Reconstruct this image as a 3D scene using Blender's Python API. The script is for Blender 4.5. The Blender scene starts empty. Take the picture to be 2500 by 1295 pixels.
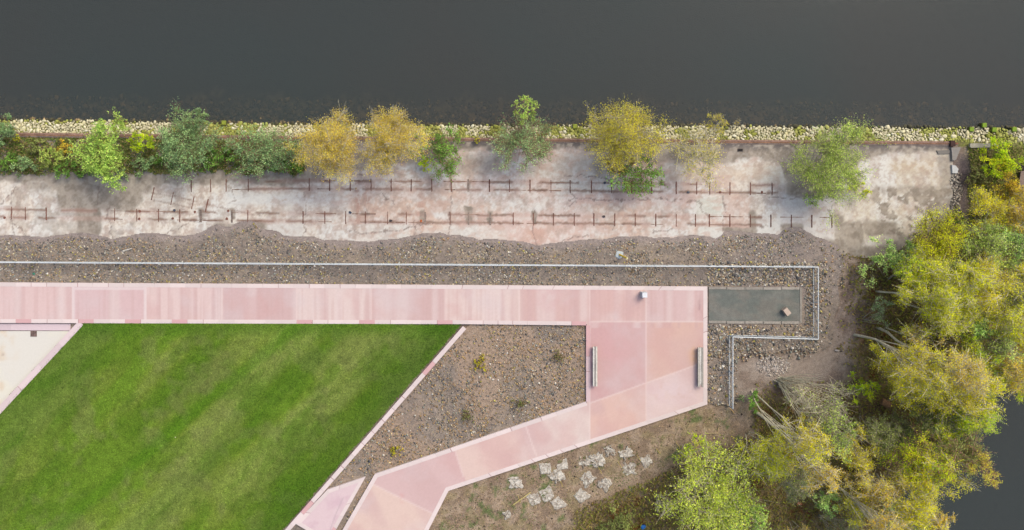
import bpy, math, random
import numpy as np
from mathutils import Vector, Matrix

# ------------------------------------------------------------------ frame
S = 0.035            # metres of ground per photo pixel
H = 75.0             # camera height above the quay
NX, NY = 1080, 470   # photo pixel straight below the camera
CX, CY = (NX-1250)*S, (647.5-NY)*S
scene = bpy.context.scene
C = scene.collection
cam = bpy.data.cameras.new('camera')
camo = bpy.data.objects.new('camera', cam); C.objects.link(camo)
camo.location = (CX, CY, H)
cam.sensor_width = 36; cam.sensor_fit = 'HORIZONTAL'
cam.lens = 36*H/(2500*S)
cam.shift_x = -CX/(2500*S); cam.shift_y = -CY/(2500*S)
cam.clip_end = 3000
scene.camera = camo
scene.render.resolution_x = 1024; scene.render.resolution_y = 530

SUN_EL, SUN_AZ = 52, 40        # elevation, azimuth from +Y towards +X
w = bpy.data.worlds.new('World'); scene.world = w; w.use_nodes = True
nt = w.node_tree
sky = nt.nodes.new('ShaderNodeTexSky'); sky.sky_type = 'NISHITA'; sky.sun_disc = False
sky.sun_elevation = math.radians(SUN_EL); sky.sun_rotation = math.radians(SUN_AZ)
sky.dust_density = 4; sky.air_density = 1.0; sky.ozone_density = 0.3
nt.links.new(sky.outputs[0], nt.nodes['Background'].inputs[0])
nt.nodes['Background'].inputs[1].default_value = 0.15
sl = bpy.data.lights.new('sun', 'SUN'); sl.energy = 0.95; sl.angle = math.radians(30); sl.color = (0.97, 0.95, 0.80)
so = bpy.data.objects.new('sun', sl); C.objects.link(so)
e, a = math.radians(SUN_EL), math.radians(SUN_AZ)
so.rotation_euler = Vector((math.sin(a)*math.cos(e), math.cos(a)*math.cos(e), math.sin(e))).to_track_quat('Z', 'Y').to_euler()
so.location = (20, 30, 60)
scene.view_settings.view_transform = 'Standard'; scene.view_settings.look = 'None'
scene.view_settings.exposure = 0.98; scene.view_settings.gamma = 1
EXPF = 1.82           # a flat matt surface of albedo a shows as about a*EXPF

# ------------------------------------------------------------------ helpers
rnd = random.Random(7)
R = np.random.default_rng(11)

def Wp(px, py, z=0.0):
    f = (H-z)/H
    x = (px-1250)*S; y = (647.5-py)*S
    return (CX+(x-CX)*f, CY+(y-CY)*f, z)
def toW(px, py, z=0.0):
    px = np.asarray(px, float); py = np.asarray(py, float); f = (H-z)/H
    x = (px-1250)*S; y = (647.5-py)*S
    return CX+(x-CX)*f, CY+(y-CY)*f
def toP(x, y):
    return np.asarray(x)/S+1250, 647.5-np.asarray(y)/S
def lin(c):
    c = np.asarray(c, float)/255
    return np.where(c <= 0.04045, c/12.92, ((c+0.055)/1.055)**2.4)
def col(*c, k=1.0):
    return np.minimum(lin(c)/EXPF*k, 0.85)

_T = np.random.default_rng(3).random((256, 256))
def vnoise(x, y, seed=0):
    x = np.asarray(x, float)+seed*37.13; y = np.asarray(y, float)+seed*91.7
    xi = np.floor(x).astype(int); yi = np.floor(y).astype(int)
    fx = x-xi; fy = y-yi
    fx = fx*fx*(3-2*fx); fy = fy*fy*(3-2*fy)
    g = lambda a, b: _T[a & 255, b & 255]
    return (g(xi, yi)*(1-fx)+g(xi+1, yi)*fx)*(1-fy)+(g(xi, yi+1)*(1-fx)+g(xi+1, yi+1)*fx)*fy
def fbm(x, y, seed=0, oc=4):
    s = 0; a = 1; t = 0
    for i in range(oc):
        s = s+a*vnoise(np.asarray(x)*2**i, np.asarray(y)*2**i, seed+i*5); t += a; a *= 0.55
    return s/t
def sstep(a, b, x):
    t = np.clip((np.asarray(x, float)-a)/(b-a), 0, 1); return t*t*(3-2*t)
def mixc(c, d, t):
    t = np.asarray(t)[..., None] if np.ndim(t) else t
    return c*(1-t)+np.asarray(d)*t
def pip(x, y, poly):
    x = np.asarray(x); y = np.asarray(y); ins = np.zeros(x.shape, bool); n = len(poly)
    for i in range(n):
        x1, y1 = poly[i][:2]; x2, y2 = poly[(i+1) % n][:2]
        if y1 == y2: continue
        c = ((y1 > y) != (y2 > y)) & (x < (x2-x1)*(y-y1)/(y2-y1)+x1)
        ins ^= c
    return ins
def dist_line(x, y, pts):
    d = np.full(np.shape(x), 1e9)
    for (x1, y1), (x2, y2) in zip(pts[:-1], pts[1:]):
        L = (x2-x1)**2+(y2-y1)**2+1e-9
        t = np.clip(((x-x1)*(x2-x1)+(y-y1)*(y2-y1))/L, 0, 1)
        d = np.minimum(d, np.hypot(x-x1-t*(x2-x1), y-y1-t*(y2-y1)))
    return d
def curve(pts):
    xs = [p[0] for p in pts]; ys = [p[1] for p in pts]
    return lambda x: np.interp(x, xs, ys)

def mesh_np(name, V, F, mat=None, cols=None, parent=None, smooth=False):
    V = np.asarray(V, np.float32); F = np.asarray(F, np.int32); k = F.shape[1]
    me = bpy.data.meshes.new(name)
    me.vertices.add(len(V)); me.vertices.foreach_set('co', V.ravel())
    me.loops.add(F.size); me.loops.foreach_set('vertex_index', F.ravel())
    me.polygons.add(len(F))
    me.polygons.foreach_set('loop_start', np.arange(0, F.size, k, dtype=np.int32))
    me.polygons.foreach_set('loop_total', np.full(len(F), k, np.int32))
    if smooth: me.polygons.foreach_set('use_smooth', np.ones(len(F), bool))
    me.update(calc_edges=True)
    if cols is not None:
        at = me.color_attributes.new('Col', 'FLOAT_COLOR', 'POINT')
        cc = np.ones((len(V), 4), np.float32); cc[:, :3] = cols
        at.data.foreach_set('color', cc.ravel())
    if mat: me.materials.append(mat)
    o = bpy.data.objects.new(name, me); C.objects.link(o)
    if parent: o.parent = parent
    return o

class Geo:
    """collects shapes (faces of any size) with a colour per vertex -> ONE mesh object"""
    def __init__(s): s.v = []; s.f = []; s.c = []
    def add(s, vs, fs, c=(0.5, 0.5, 0.5)):
        b = len(s.v); s.v += [tuple(v) for v in vs]; s.f += [tuple(i+b for i in f) for f in fs]
        s.c += [tuple(c)]*len(vs)
    def box(s, x0, x1, y0, y1, z0, z1, c=(0.5, 0.5, 0.5), rot=0, at=(0, 0)):
        P = [(x, y, z) for z in (z0, z1) for x, y in ((x0, y0), (x1, y0), (x1, y1), (x0, y1))]
        cr, sr = math.cos(rot), math.sin(rot)
        P = [(at[0]+x*cr-y*sr, at[1]+x*sr+y*cr, z) for x, y, z in P]
        s.add(P, [(3, 2, 1, 0), (4, 5, 6, 7), (0, 1, 5, 4), (1, 2, 6, 5), (2, 3, 7, 6), (3, 0, 4, 7)], c)
    def prism(s, poly, z0, z1, c=(0.5, 0.5, 0.5), top=1.0):
        a = sum(poly[i][0]*poly[(i+1) % len(poly)][1]-poly[(i+1) % len(poly)][0]*poly[i][1] for i in range(len(poly)))
        if a < 0: poly = poly[::-1]
        n = len(poly); mx = sum(p[0] for p in poly)/n; my = sum(p[1] for p in poly)/n
        P = [(p[0], p[1], z0) for p in poly]+[(mx+(p[0]-mx)*top, my+(p[1]-my)*top, z1) for p in poly]
        F = [tuple(range(n))[::-1], tuple(range(n, 2*n))]+[(i, (i+1) % n, n+(i+1) % n, n+i) for i in range(n)]
        s.add(P, F, c)
    def tube(s, pts, rad, sides=6, c=(0.5, 0.5, 0.5), cap=True):
        pts = [Vector(p) for p in pts]; n = len(pts)
        if not hasattr(rad, '__len__'): rad = [rad]*n
        V = []; F = []
        for i, p in enumerate(pts):
            d = (pts[min(i+1, n-1)]-pts[max(i-1, 0)]).normalized()
            u = d.orthogonal().normalized() if i == 0 else (u-d*u.dot(d)).normalized()
            v = d.cross(u)
            for k in range(sides):
                t = 2*math.pi*k/sides; V.append(p+(u*math.cos(t)+v*math.sin(t))*rad[i])
        for i in range(n-1):
            for k in range(sides):
                a = i*sides+k; b = i*sides+(k+1) % sides; F.append((a, b, b+sides, a+sides))
        if cap: F += [tuple(range(sides))[::-1], tuple(range((n-1)*sides, n*sides))]
        s.add(V, F, c)
    def build(s, name, mat, parent=None, smooth=False):
        me = bpy.data.meshes.new(name); me.from_pydata(s.v, [], s.f)
        at = me.color_attributes.new('Col', 'FLOAT_COLOR', 'POINT')
        cc = np.ones((len(s.v), 4), np.float32); cc[:, :3] = s.c; at.data.foreach_set('color', cc.ravel())
        if smooth: me.polygons.foreach_set('use_smooth', np.ones(len(s.f), bool))
        me.materials.append(mat); me.update()
        o = bpy.data.objects.new(name, me); C.objects.link(o)
        if parent: o.parent = parent
        return o

def tag(o, label, cat, group=None, kind=None):
    if label: o['label'] = label
    if cat: o['category'] = cat
    if group: o['group'] = group
    if kind: o['kind'] = kind
    return o
def thing(name, label, cat, loc=(0, 0, 0), rz=0, group=None):
    o = bpy.data.objects.new(name, None); C.objects.link(o); o.location = loc; o.rotation_euler = (0, 0, rz)
    o.empty_display_size = 0.2
    return tag(o, label, cat, group)
def struct(o): o['kind'] = 'structure'; return o

# ------------------------------------------------------------------ materials
def mat_col(name, rough=0.9, fine=(18, 0.25), mid=(3, 0.12), bump=(25, 0.02), spec=0.3, vor=None, transl=0, metallic=0, tint=None):
    """colour attribute (or a tint) broken up by procedural noise"""
    m = bpy.data.materials.new(name); m.use_nodes = True; t = m.node_tree; N = t.nodes; L = t.links
    b = N['Principled BSDF']; b.inputs['Roughness'].default_value = rough
    b.inputs['Specular IOR Level'].default_value = spec; b.inputs['Metallic'].default_value = metallic
    if tint is None:
        at = N.new('ShaderNodeAttribute'); at.attribute_name = 'Col'; src = at.outputs['Color']
    else:
        rg = N.new('ShaderNodeRGB'); rg.outputs[0].default_value = (*[float(x) for x in tint], 1); src = rg.outputs[0]
    tc = N.new('ShaderNodeTexCoord')
    def mul(s, fac_out, lo, hi):
        mr = N.new('ShaderNodeMapRange'); mr.inputs['From Min'].default_value = 0.3; mr.inputs['From Max'].default_value = 0.7
        mr.inputs['To Min'].default_value = lo; mr.inputs['To Max'].default_value = hi
        L.new(fac_out, mr.inputs['Value'])
        vm = N.new('ShaderNodeVectorMath'); vm.operation = 'SCALE'
        L.new(s, vm.inputs[0]); L.new(mr.outputs[0], vm.inputs['Scale']); return vm.outputs[0]
    for sc, am in (fine, mid):
        if am:
            n = N.new('ShaderNodeTexNoise'); n.inputs['Scale'].default_value = sc; n.inputs['Detail'].default_value = 3
            L.new(tc.outputs['Object'], n.inputs['Vector']); src = mul(src, n.outputs['Fac'], 1-am, 1+am)
    if vor:
        v = N.new('ShaderNodeTexVoronoi'); v.inputs['Scale'].default_value = vor[0]
        L.new(tc.outputs['Object'], v.inputs['Vector'])
        sp = N.new('ShaderNodeSeparateColor'); L.new(v.outputs['Color'], sp.inputs[0])
        src = mul(src, sp.outputs[0], 1-vor[1], 1+vor[1])
    L.new(src, b.inputs['Base Color'])
    if bump and bump[1]:
        n = N.new('ShaderNodeTexNoise'); n.inputs['Scale'].default_value = bump[0]; n.inputs['Detail'].default_value = 4
        L.new(tc.outputs['Object'], n.inputs['Vector'])
        bp = N.new('ShaderNodeBump'); bp.inputs['Distance'].default_value = bump[1]; bp.inputs['Strength'].default_value = 1
        L.new(n.outputs['Fac'], bp.inputs['Height']); L.new(bp.outputs[0], b.inputs['Normal'])
    if transl:
        tr = N.new('ShaderNodeBsdfTranslucent'); L.new(src, tr.inputs[0])
        mx = N.new('ShaderNodeMixShader'); mx.inputs[0].default_value = transl
        L.new(b.outputs[0], mx.inputs[1]); L.new(tr.outputs[0], mx.inputs[2])
        L.new(mx.outputs[0], N['Material Output'].inputs[0])
    return m
M = {}
M['soil'] = mat_col('soil', fine=(14, 0.30), mid=(4, 0.18), bump=(10, 0.05))
M['slab'] = mat_col('weathered_concrete', fine=(22, 0.10), mid=(5, 0.06), bump=(30, 0.008))
M['path'] = mat_col('pink_concrete', rough=0.8, fine=(30, 0.035), mid=(6, 0.02), bump=(60, 0.003))
M['lawn'] = mat_col('turf', fine=(22, 0.32), mid=(7, 0.14), bump=(24, 0.05), spec=0.1)
M['grass'] = mat_col('grass_blades', fine=(8, 0.1), mid=(2, 0.1), bump=None, spec=0.15, transl=0.25)
M['stone'] = mat_col('stones', fine=(20, 0.15), mid=(6, 0.12), bump=(25, 0.02))
M['leaf'] = mat_col('leaves', rough=0.7, fine=(3, 0.12), mid=(0.6, 0.14), bump=None, spec=0.2, transl=0.48)
M['bark'] = mat_col('bark', fine=(9, 0.3), mid=(3, 0.15), bump=(20, 0.02))
M['rust'] = mat_col('rusty_steel', fine=(16, 0.35), mid=(3, 0.3), bump=(20, 0.01), rough=0.85)
M['wood'] = mat_col('weathered_timber', fine=(14, 0.22), mid=(3, 0.15), bump=(20, 0.01))
M['steel'] = mat_col('galvanised_steel', fine=(8, 0.05), mid=(1, 0.06), bump=None, rough=0.45, spec=0.5)
M['plain'] = mat_col('painted', fine=(12, 0.06), mid=(3, 0.05), bump=(20, 0.002), rough=0.6)
M['cloth'] = mat_col('mulch_mat_cloth', fine=(9, 0.22), mid=(3, 0.12), bump=(14, 0.05), rough=0.95)
M['pit'] = mat_col('grit_surface', fine=(16, 0.16), mid=(2.5, 0.10), bump=(30, 0.02))

# ------------------------------------------------------------------ measured outlines (photo pixels)
quay_y = curve([(-900, 316), (0, 325), (640, 333), (1250, 339), (1750, 343), (2320, 347), (2500, 352), (3200, 362)])
wat_y = curve([(-900, 288), (0, 293), (640, 303), (1250, 307), (1750, 309), (2320, 313), (2500, 314), (3200, 318)])
slab_bot = [(-60, 580), (0, 578), (40, 577), (110, 582), (150, 575), (197, 571), (235, 576), (262, 582), (272, 588), (322, 576),
            (378, 572), (454, 580), (492, 570), (511, 559), (530, 552), (560, 557), (575, 548), (605, 540), (625, 545), (639, 563), (677, 567), (696, 580),
            (733, 582), (764, 580), (790, 590), (847, 590), (900, 595), (923, 590), (980, 584), (1029, 574), (1074, 572), (1097, 578), (1123, 576),
            (1169, 588), (1207, 586), (1263, 591), (1308, 602), (1354, 597), (1391, 593), (1441, 586), (1467, 588), (1505, 582), (1562, 580), (1600, 584),
            (1656, 582), (1694, 576), (1724, 580), (1747, 586), (1762, 576), (1768, 567), (1800, 566), (1845, 572), (1898, 576), (1917, 560), (1936, 554),
            (1955, 559), (1981, 574), (2011, 588), (2049, 606), (2090, 614), (2125, 616), (2163, 612), (2200, 598), (2225, 580), (2245, 560), (2290, 548), (2322, 540), (2340, 538)]
slab_by = curve(slab_bot)
east_shore = [(2900, 860), (2640, 862), (2500, 880), (2415, 905), (2340, 985), (2300, 1075), (2240, 1170), (2165, 1290), (2110, 1400), (2000, 1600), (1900, 2600)]
east_water = east_shore+[(9000, 2600), (9000, 700)]

path_main = [(-700, 683), (0, 690), (905, 695), (1727, 700), (1727, 988), (1095, 1199), (1046, 1295), (900, 1590), (660, 1590),
             (836, 1295), (915, 1158), (1431, 981), (1431, 795), (1143, 792), (0, 789), (-700, 786)]
island = [(893, 1164), (799, 1196), (721, 1279), (860, 1372 - 10), (820, 1295)]
island = [(893, 1164), (799, 1196), (721, 1279), (794, 1322), (803, 1325)]
lawn_poly = [(204, 789), (1129, 791), (433, 1590), (-541, 1590)]
terrace = [(-700, 805), (178, 805), (-560, 1590), (-700, 1590)]
pit = [(1727, 703), (1958, 704), (1958, 790), (1727, 789)]
bed = [(1145, 792), (1431, 795), (1431, 981), (915, 1158), (836, 1295), (660, 1590), (445, 1590)]

# ------------------------------------------------------------------ ground
def axis(lo, hi, st, far): return np.array(sorted(set([-f for f in far]+list(np.round(np.arange(lo, hi+st/2, st), 4))+list(far))))
gx = axis(-46, 46, 0.2, (50, 60, 80, 120, 200, 350, 600)); gy = axis(-25, 25, 0.2, (30, 40, 60, 100, 180, 350, 600))
X, Y = np.meshgrid(gx, gy)
PX, PY = toP(X, Y)
dq = (quay_y(PX)-PY)*S                               # metres out from the quay edge
Z = np.where(dq > 0, -0.80*dq, 0)
Z = np.where(dq > 1.3, -1.04-0.22*(dq-1.3), Z)
de = dist_line(PX, PY, east_shore)*S
inw = pip(PX, PY, east_water)
Z = np.where(inw, np.minimum(Z, -0.55-0.45*de), np.where((de < 2.5) & (PX > 1800) & (dq < 0), np.minimum(Z, -0.55*(1-de/2.5)), Z))
Z = np.maximum(Z, -7)
south = sstep(0, 60, PY-np.interp(PX, [1046, 1095, 1727, 1800], [1295, 1199, 988, 960]))*(PX > 1040)
Z = Z-0.12*south
Z = Z+((fbm(X*0.5, Y*0.5, 3)-0.5)*0.14+(fbm(X*1.6, Y*1.6, 6)-.5)*.16)*(np.abs(dq) > 0.0)*((PY > 990) & (PX > 1040) | (PX > 2040))
Z = np.where((dq < -1) | (dq > 1.2), Z+(fbm(X*3, Y*3, 5, 3)-0.5)*0.05, Z)
inpaved = (PX < 1960) & (PY > 680) & (PY < 1000)
Z = np.where((PX < 2330) & (dq < 0) & (PY < 640), np.minimum(Z, 0.0), Z)
Z = np.where(pip(PX, PY, path_main) | pip(PX, PY, lawn_poly) | pip(PX, PY, terrace) | pip(PX, PY, pit), np.minimum(Z, -0.03), Z)
n1 = fbm(X*0.35, Y*0.35, 1); n2 = fbm(X*1.3, Y*1.3, 2); n3 = fbm(X*4, Y*4, 4, 3)
cc = np.zeros(X.shape+(3,))+col(158, 143, 130)
cc = mixc(cc, col(140, 123, 110), sstep(0.45, 0.6, n2))
# strip of earth behind the quay
cc = mixc(cc, mixc(np.zeros(X.shape+(3,))+col(156, 144, 134), col(128, 118, 112), sstep(0.4, 0.6, n2)), ((PY < 470) & (dq < 0) & (PX < 2330)).astype(float))
# undergrowth soil
ug = sstep(760, 700, PX)*sstep(432, 412, PY+(n2-0.5)*40)*(dq < 0.1)
cc = mixc(cc, mixc(np.zeros(X.shape+(3,))+col(104, 110, 62), col(140, 118, 80), sstep(0.42, 0.6, n2)), ug)
ug2 = sstep(2345, 2380, PX+(n2-0.5)*30)*(dq < 0)*sstep(620, 480, PY)
cc = mixc(cc, mixc(np.zeros(X.shape+(3,))+col(96, 104, 52), col(134, 116, 76), sstep(0.42, 0.6, n2)), ug2)
tr = np.exp(-((PX-2352)/22.)**2)*sstep(360, 400, PY)*sstep(560, 500, PY)
cc = mixc(cc, col(98, 86, 84), tr)
# woodland litter
wd = sstep(0.0, 1.0, (PX-2040-(n1-0.5)*160)/60.)*sstep(560, 620, PY)
wd = np.maximum(wd, sstep(0, 1, (PX-1820+(1295-PY)*0.0-(n1-0.5)*120)/50.)*sstep(930, 985, PY))
wd = np.maximum(wd, sstep(0, 1, (PY-(1240-(PX-1430)*0.42)-(n1-0.5)*70)/40.)*(PX > 1350))
lit = mixc(np.zeros(X.shape+(3,))+col(154, 134, 98), col(128, 112, 84), sstep(0.42, 0.58, n2))
lit = mixc(lit, col(132, 88, 44), sstep(0.56, 0.68, fbm(X*0.9, Y*0.9, 9)))
cc = mixc(cc, lit, wd)
mud = np.exp(-(((PX-2075)/45.)**2+((PY-735)/110.)**2)**2)
cc = mixc(cc, mixc(np.zeros(X.shape+(3,))+col(164, 145, 130), col(134, 115, 102), sstep(0.45, 0.6, n2)), mud)
# bank below the path: tan earth with weeds
sb = ((PY > np.interp(PX, [1046, 1095, 1727, 1800], [1295, 1199, 988, 985])-4) & (PX > 1040) & (PX < 1860))*(1-wd)
cc = mixc(cc, mixc(np.zeros(X.shape+(3,))+col(170, 148, 124), col(146, 124, 102), sstep(0.42, 0.6, n2)), sb)
cc = mixc(cc, col(150, 136, 94), sb*0.5*sstep(0.52, 0.64, fbm(X*1.5, Y*1.5, 21)))
cc = mixc(cc, col(92, 112, 56), sb*0.8*sstep(0.63, 0.70, fbm(X*1.2, Y*1.2, 14)))
# pale rubble by the multi-stem willow, bare dirt by the railing end
for (x, y, a, b, c_, k) in ((1885, 893, 36, 22, (204, 194, 186), .95), (1800, 1010, 50, 40, (142, 126, 112), .8), (1900, 850, 90, 30, (128, 108, 88), .8),
                            (2140, 990, 30, 26, (120, 92, 66), .7), (2010, 990, 60, 40, (128, 98, 62), .6), (2115, 1020, 30, 30, (128, 112, 100), .8),
                            (2430, 480, 60, 60, (136, 122, 62), .6)):
    cc = mixc(cc, col(*c_), k*np.exp(-(((PX-x)/a)**2+((PY-y)/b)**2)**1.5)*sstep(0.3, 0.5, n3))
# under the rock bank and on the lake bed
cc = mixc(cc, mixc(np.zeros(X.shape+(3,))+col(112, 108, 62), col(132, 136, 62), sstep(0.45, 0.58, n2)), ((dq > -0.3) & (dq < 1.4)).astype(float))
bedc = mixc(np.zeros(X.shape+(3,))+col(160, 138, 100), col(92, 82, 64), sstep(0.42, 0.56, fbm(X*2.2, Y*2.2, 8, 3)))
bedc = mixc(bedc, col(54, 56, 54), sstep(1.2, 4.2, dq+(n1-0.5)*2.5))  # dark mud offshore; the water's depth fade is painted into the bed colour
cc = mixc(cc, bedc, (dq >= 1.15).astype(float))
cc = mixc(cc, mixc(np.zeros(X.shape+(3,))+col(62, 58, 48), col(50, 54, 54), sstep(0, 1.5, de)), inw.astype(float))  # east inlet bed: same painted depth fade, darker away from shore
ny_, nx_ = X.shape
idx = np.arange(ny_*nx_).reshape(ny_, nx_)
F = np.stack([idx[:-1, :-1], idx[:-1, 1:], idx[1:, 1:], idx[1:, :-1]], -1).reshape(-1, 4)
struct(mesh_np('ground', np.stack([X, Y, Z], -1).reshape(-1, 3), F, M['soil'], cc.reshape(-1, 3), smooth=True))
GX, GY, GZ = gx, gy, Z
def gz(x, y):
    i = int(np.clip(np.searchsorted(GX, x)-1, 0, len(GX)-2)); j = int(np.clip(np.searchsorted(GY, y)-1, 0, len(GY)-2))
    return float(GZ[j, i])
def gza(x, y):
    i = np.clip(np.searchsorted(GX, x)-1, 0, len(GX)-2); j = np.clip(np.searchsorted(GY, y)-1, 0, len(GY)-2)
    return GZ[j, i]

# water: murky, still, slightly see-through over the shallows
WZ = -0.88
m = bpy.data.materials.new('water'); m.use_nodes = True; t = m.node_tree; N = t.nodes; L = t.links
b = N['Principled BSDF']; b.inputs['Roughness'].default_value = 0.10; b.inputs['IOR'].default_value = 1.33; b.inputs['Specular IOR Level'].default_value = 0.26
tc = N.new('ShaderNodeTexCoord')
n = N.new('ShaderNodeTexNoise'); n.inputs['Scale'].default_value = 0.045; n.inputs['Detail'].default_value = 3
L.new(tc.outputs['Object'], n.inputs['Vector'])
cr = N.new('ShaderNodeValToRGB'); cr.color_ramp.elements[0].position = 0.3; cr.color_ramp.elements[1].position = 0.7
cr.color_ramp.elements[0].color = (*col(84, 86, 84), 1); cr.color_ramp.elements[1].color = (*col(78, 88, 87), 1)
L.new(n.outputs['Fac'], cr.inputs[0]); L.new(cr.outputs[0], b.inputs['Base Color'])
n = N.new('ShaderNodeTexNoise'); n.inputs['Scale'].default_value = 2.6; n.inputs['Detail'].default_value = 6
mp = N.new('ShaderNodeMapping'); mp.inputs['Scale'].default_value = (0.6, 1.6, 1); L.new(tc.outputs['Object'], mp.inputs[0]); L.new(mp.outputs[0], n.inputs['Vector'])
bp = N.new('ShaderNodeBump'); bp.inputs['Distance'].default_value = 0.015; bp.inputs['Strength'].default_value = 0.5
L.new(n.outputs['Fac'], bp.inputs['Height']); L.new(bp.outputs[0], b.inputs['Normal'])
tp = N.new('ShaderNodeBsdfTransparent'); tp.inputs[0].default_value = (0.72, 0.66, 0.56, 1)
mx = N.new('ShaderNodeMixShader'); mx.inputs[0].default_value = 0.62
L.new(tp.outputs[0], mx.inputs[1]); L.new(b.outputs[0], mx.inputs[2]); L.new(mx.outputs[0], N['Material Output'].inputs[0])
struct(mesh_np('water', [(-600, -600, WZ), (600, -600, WZ), (600, 600, WZ), (-600, 600, WZ)], [(0, 1, 2, 3)], m))

# ------------------------------------------------------------------ zones made as fine sheets, edges covered by kerbs
def sheet(name, poly, z, colf, mat, cell=0.12, inset=0.0, zf=None):
    P = [Wp(*p, z)[:2] for p in poly]
    x0 = max(min(p[0] for p in P), -48); x1 = min(max(p[0] for p in P), 48); y0 = max(min(p[1] for p in P), -27); y1 = max(p[1] for p in P)
    xs = np.arange(x0, x1+cell, cell); ys = np.arange(y0, y1+cell, cell)
    XX, YY = np.meshgrid(xs, ys)
    cxm, cym = (XX[:-1, :-1]+XX[1:, 1:])/2, (YY[:-1, :-1]+YY[1:, 1:])/2
    keep = pip(cxm, cym, P)
    if inset:
        keep &= dist_line(cxm, cym, P+[P[0]]) > inset
    ii = np.arange(XX.size).reshape(XX.shape)
    Fq = np.stack([ii[:-1, :-1], ii[:-1, 1:], ii[1:, 1:], ii[1:, :-1]], -1)[keep]
    used, inv = np.unique(Fq, return_inverse=True)
    vx, vy = XX.ravel()[used], YY.ravel()[used]
    f = (H-z)/H
    ppx, ppy = toP(CX+(vx-CX)/f, CY+(vy-CY)/f)
    zz = np.full(vx.shape, z) if zf is None else z+zf(vx, vy, ppx, ppy)
    return mesh_np(name, np.stack([vx, vy, zz], -1), inv.reshape(-1, 4), mat, colf(vx, vy, ppx, ppy), smooth=True)

def rectmask(px, py, x0, y0, x1, y1, s=6):
    return sstep(x0-s, x0+s, px)*sstep(x1+s, x1-s, px)*sstep(y0-s, y0+s, py)*sstep(y1+s, y1-s, py)

# --- old quay slab
dirt_top = curve([(-60, 445), (0, 444), (100, 448), (230, 462), (300, 458), (400, 452), (500, 450), (600, 446), (700, 456), (760, 448), (830, 428), (900, 412),
                  (1000, 402), (1050, 392), (1120, 368), (1300, 362), (1445, 366), (1480, 400), (1510, 425), (1560, 400), (1640, 396), (1665, 402), (1700, 392), (1760, 396),
                  (1850, 388), (1900, 398), (1920, 440), (1960, 485), (2010, 470), (2060, 420), (2120, 392), (2200, 372), (2340, 372)])
north_c = curve([(0, 448), (467, 454), (755, 451), (1244, 454), (1885, 462)])
south_c = curve([(0, 519), (62, 522), (740, 531), (1253, 535), (2031, 541)])
cracks = [[(30, 455), (24, 480), (33, 505), (28, 540), (35, 575)], [(0, 500), (30, 470), (38, 452)], [(35, 548), (55, 560), (66, 582)],
          [(270, 505), (262, 530), (270, 556), (272, 588)], [(742, 470), (748, 500), (740, 530), (742, 560), (736, 582)],
          [(1101, 440), (1098, 480), (1101, 520), (1096, 578)], [(1305, 515), (1303, 560), (1309, 602)], [(1391, 490), (1420, 484), (1480, 487), (1540, 490), (1600, 486), (1660, 492), (1707, 490)],
          [(1380, 505), (1410, 490), (1391, 470)], [(1368, 598), (1400, 580), (1440, 576)], [(1707, 490), (1715, 515), (1735, 530)], [(1768, 480), (1770, 540), (1764, 580)],
          [(410, 574), (440, 552), (470, 540), (510, 536)], [(492, 575), (520, 552)], [(855, 560), (900, 572), (1000, 556), (1060, 545)], [(820, 420), (900, 424), (960, 424)],
          [(1380, 428), (1450, 430), (1500, 440)], [(560, 460), (575, 490), (560, 500)], [(1875, 478), (1900, 482), (1960, 486)], [(2165, 560), (2200, 575)], [(1600, 565), (1640, 560)],
          [(240, 440), (238, 500)], [(1850, 552), (1880, 556)], [(930, 470), (960, 500)], [(1010, 540), (1014, 580)], [(1500, 540), (1497, 560)]]
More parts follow.
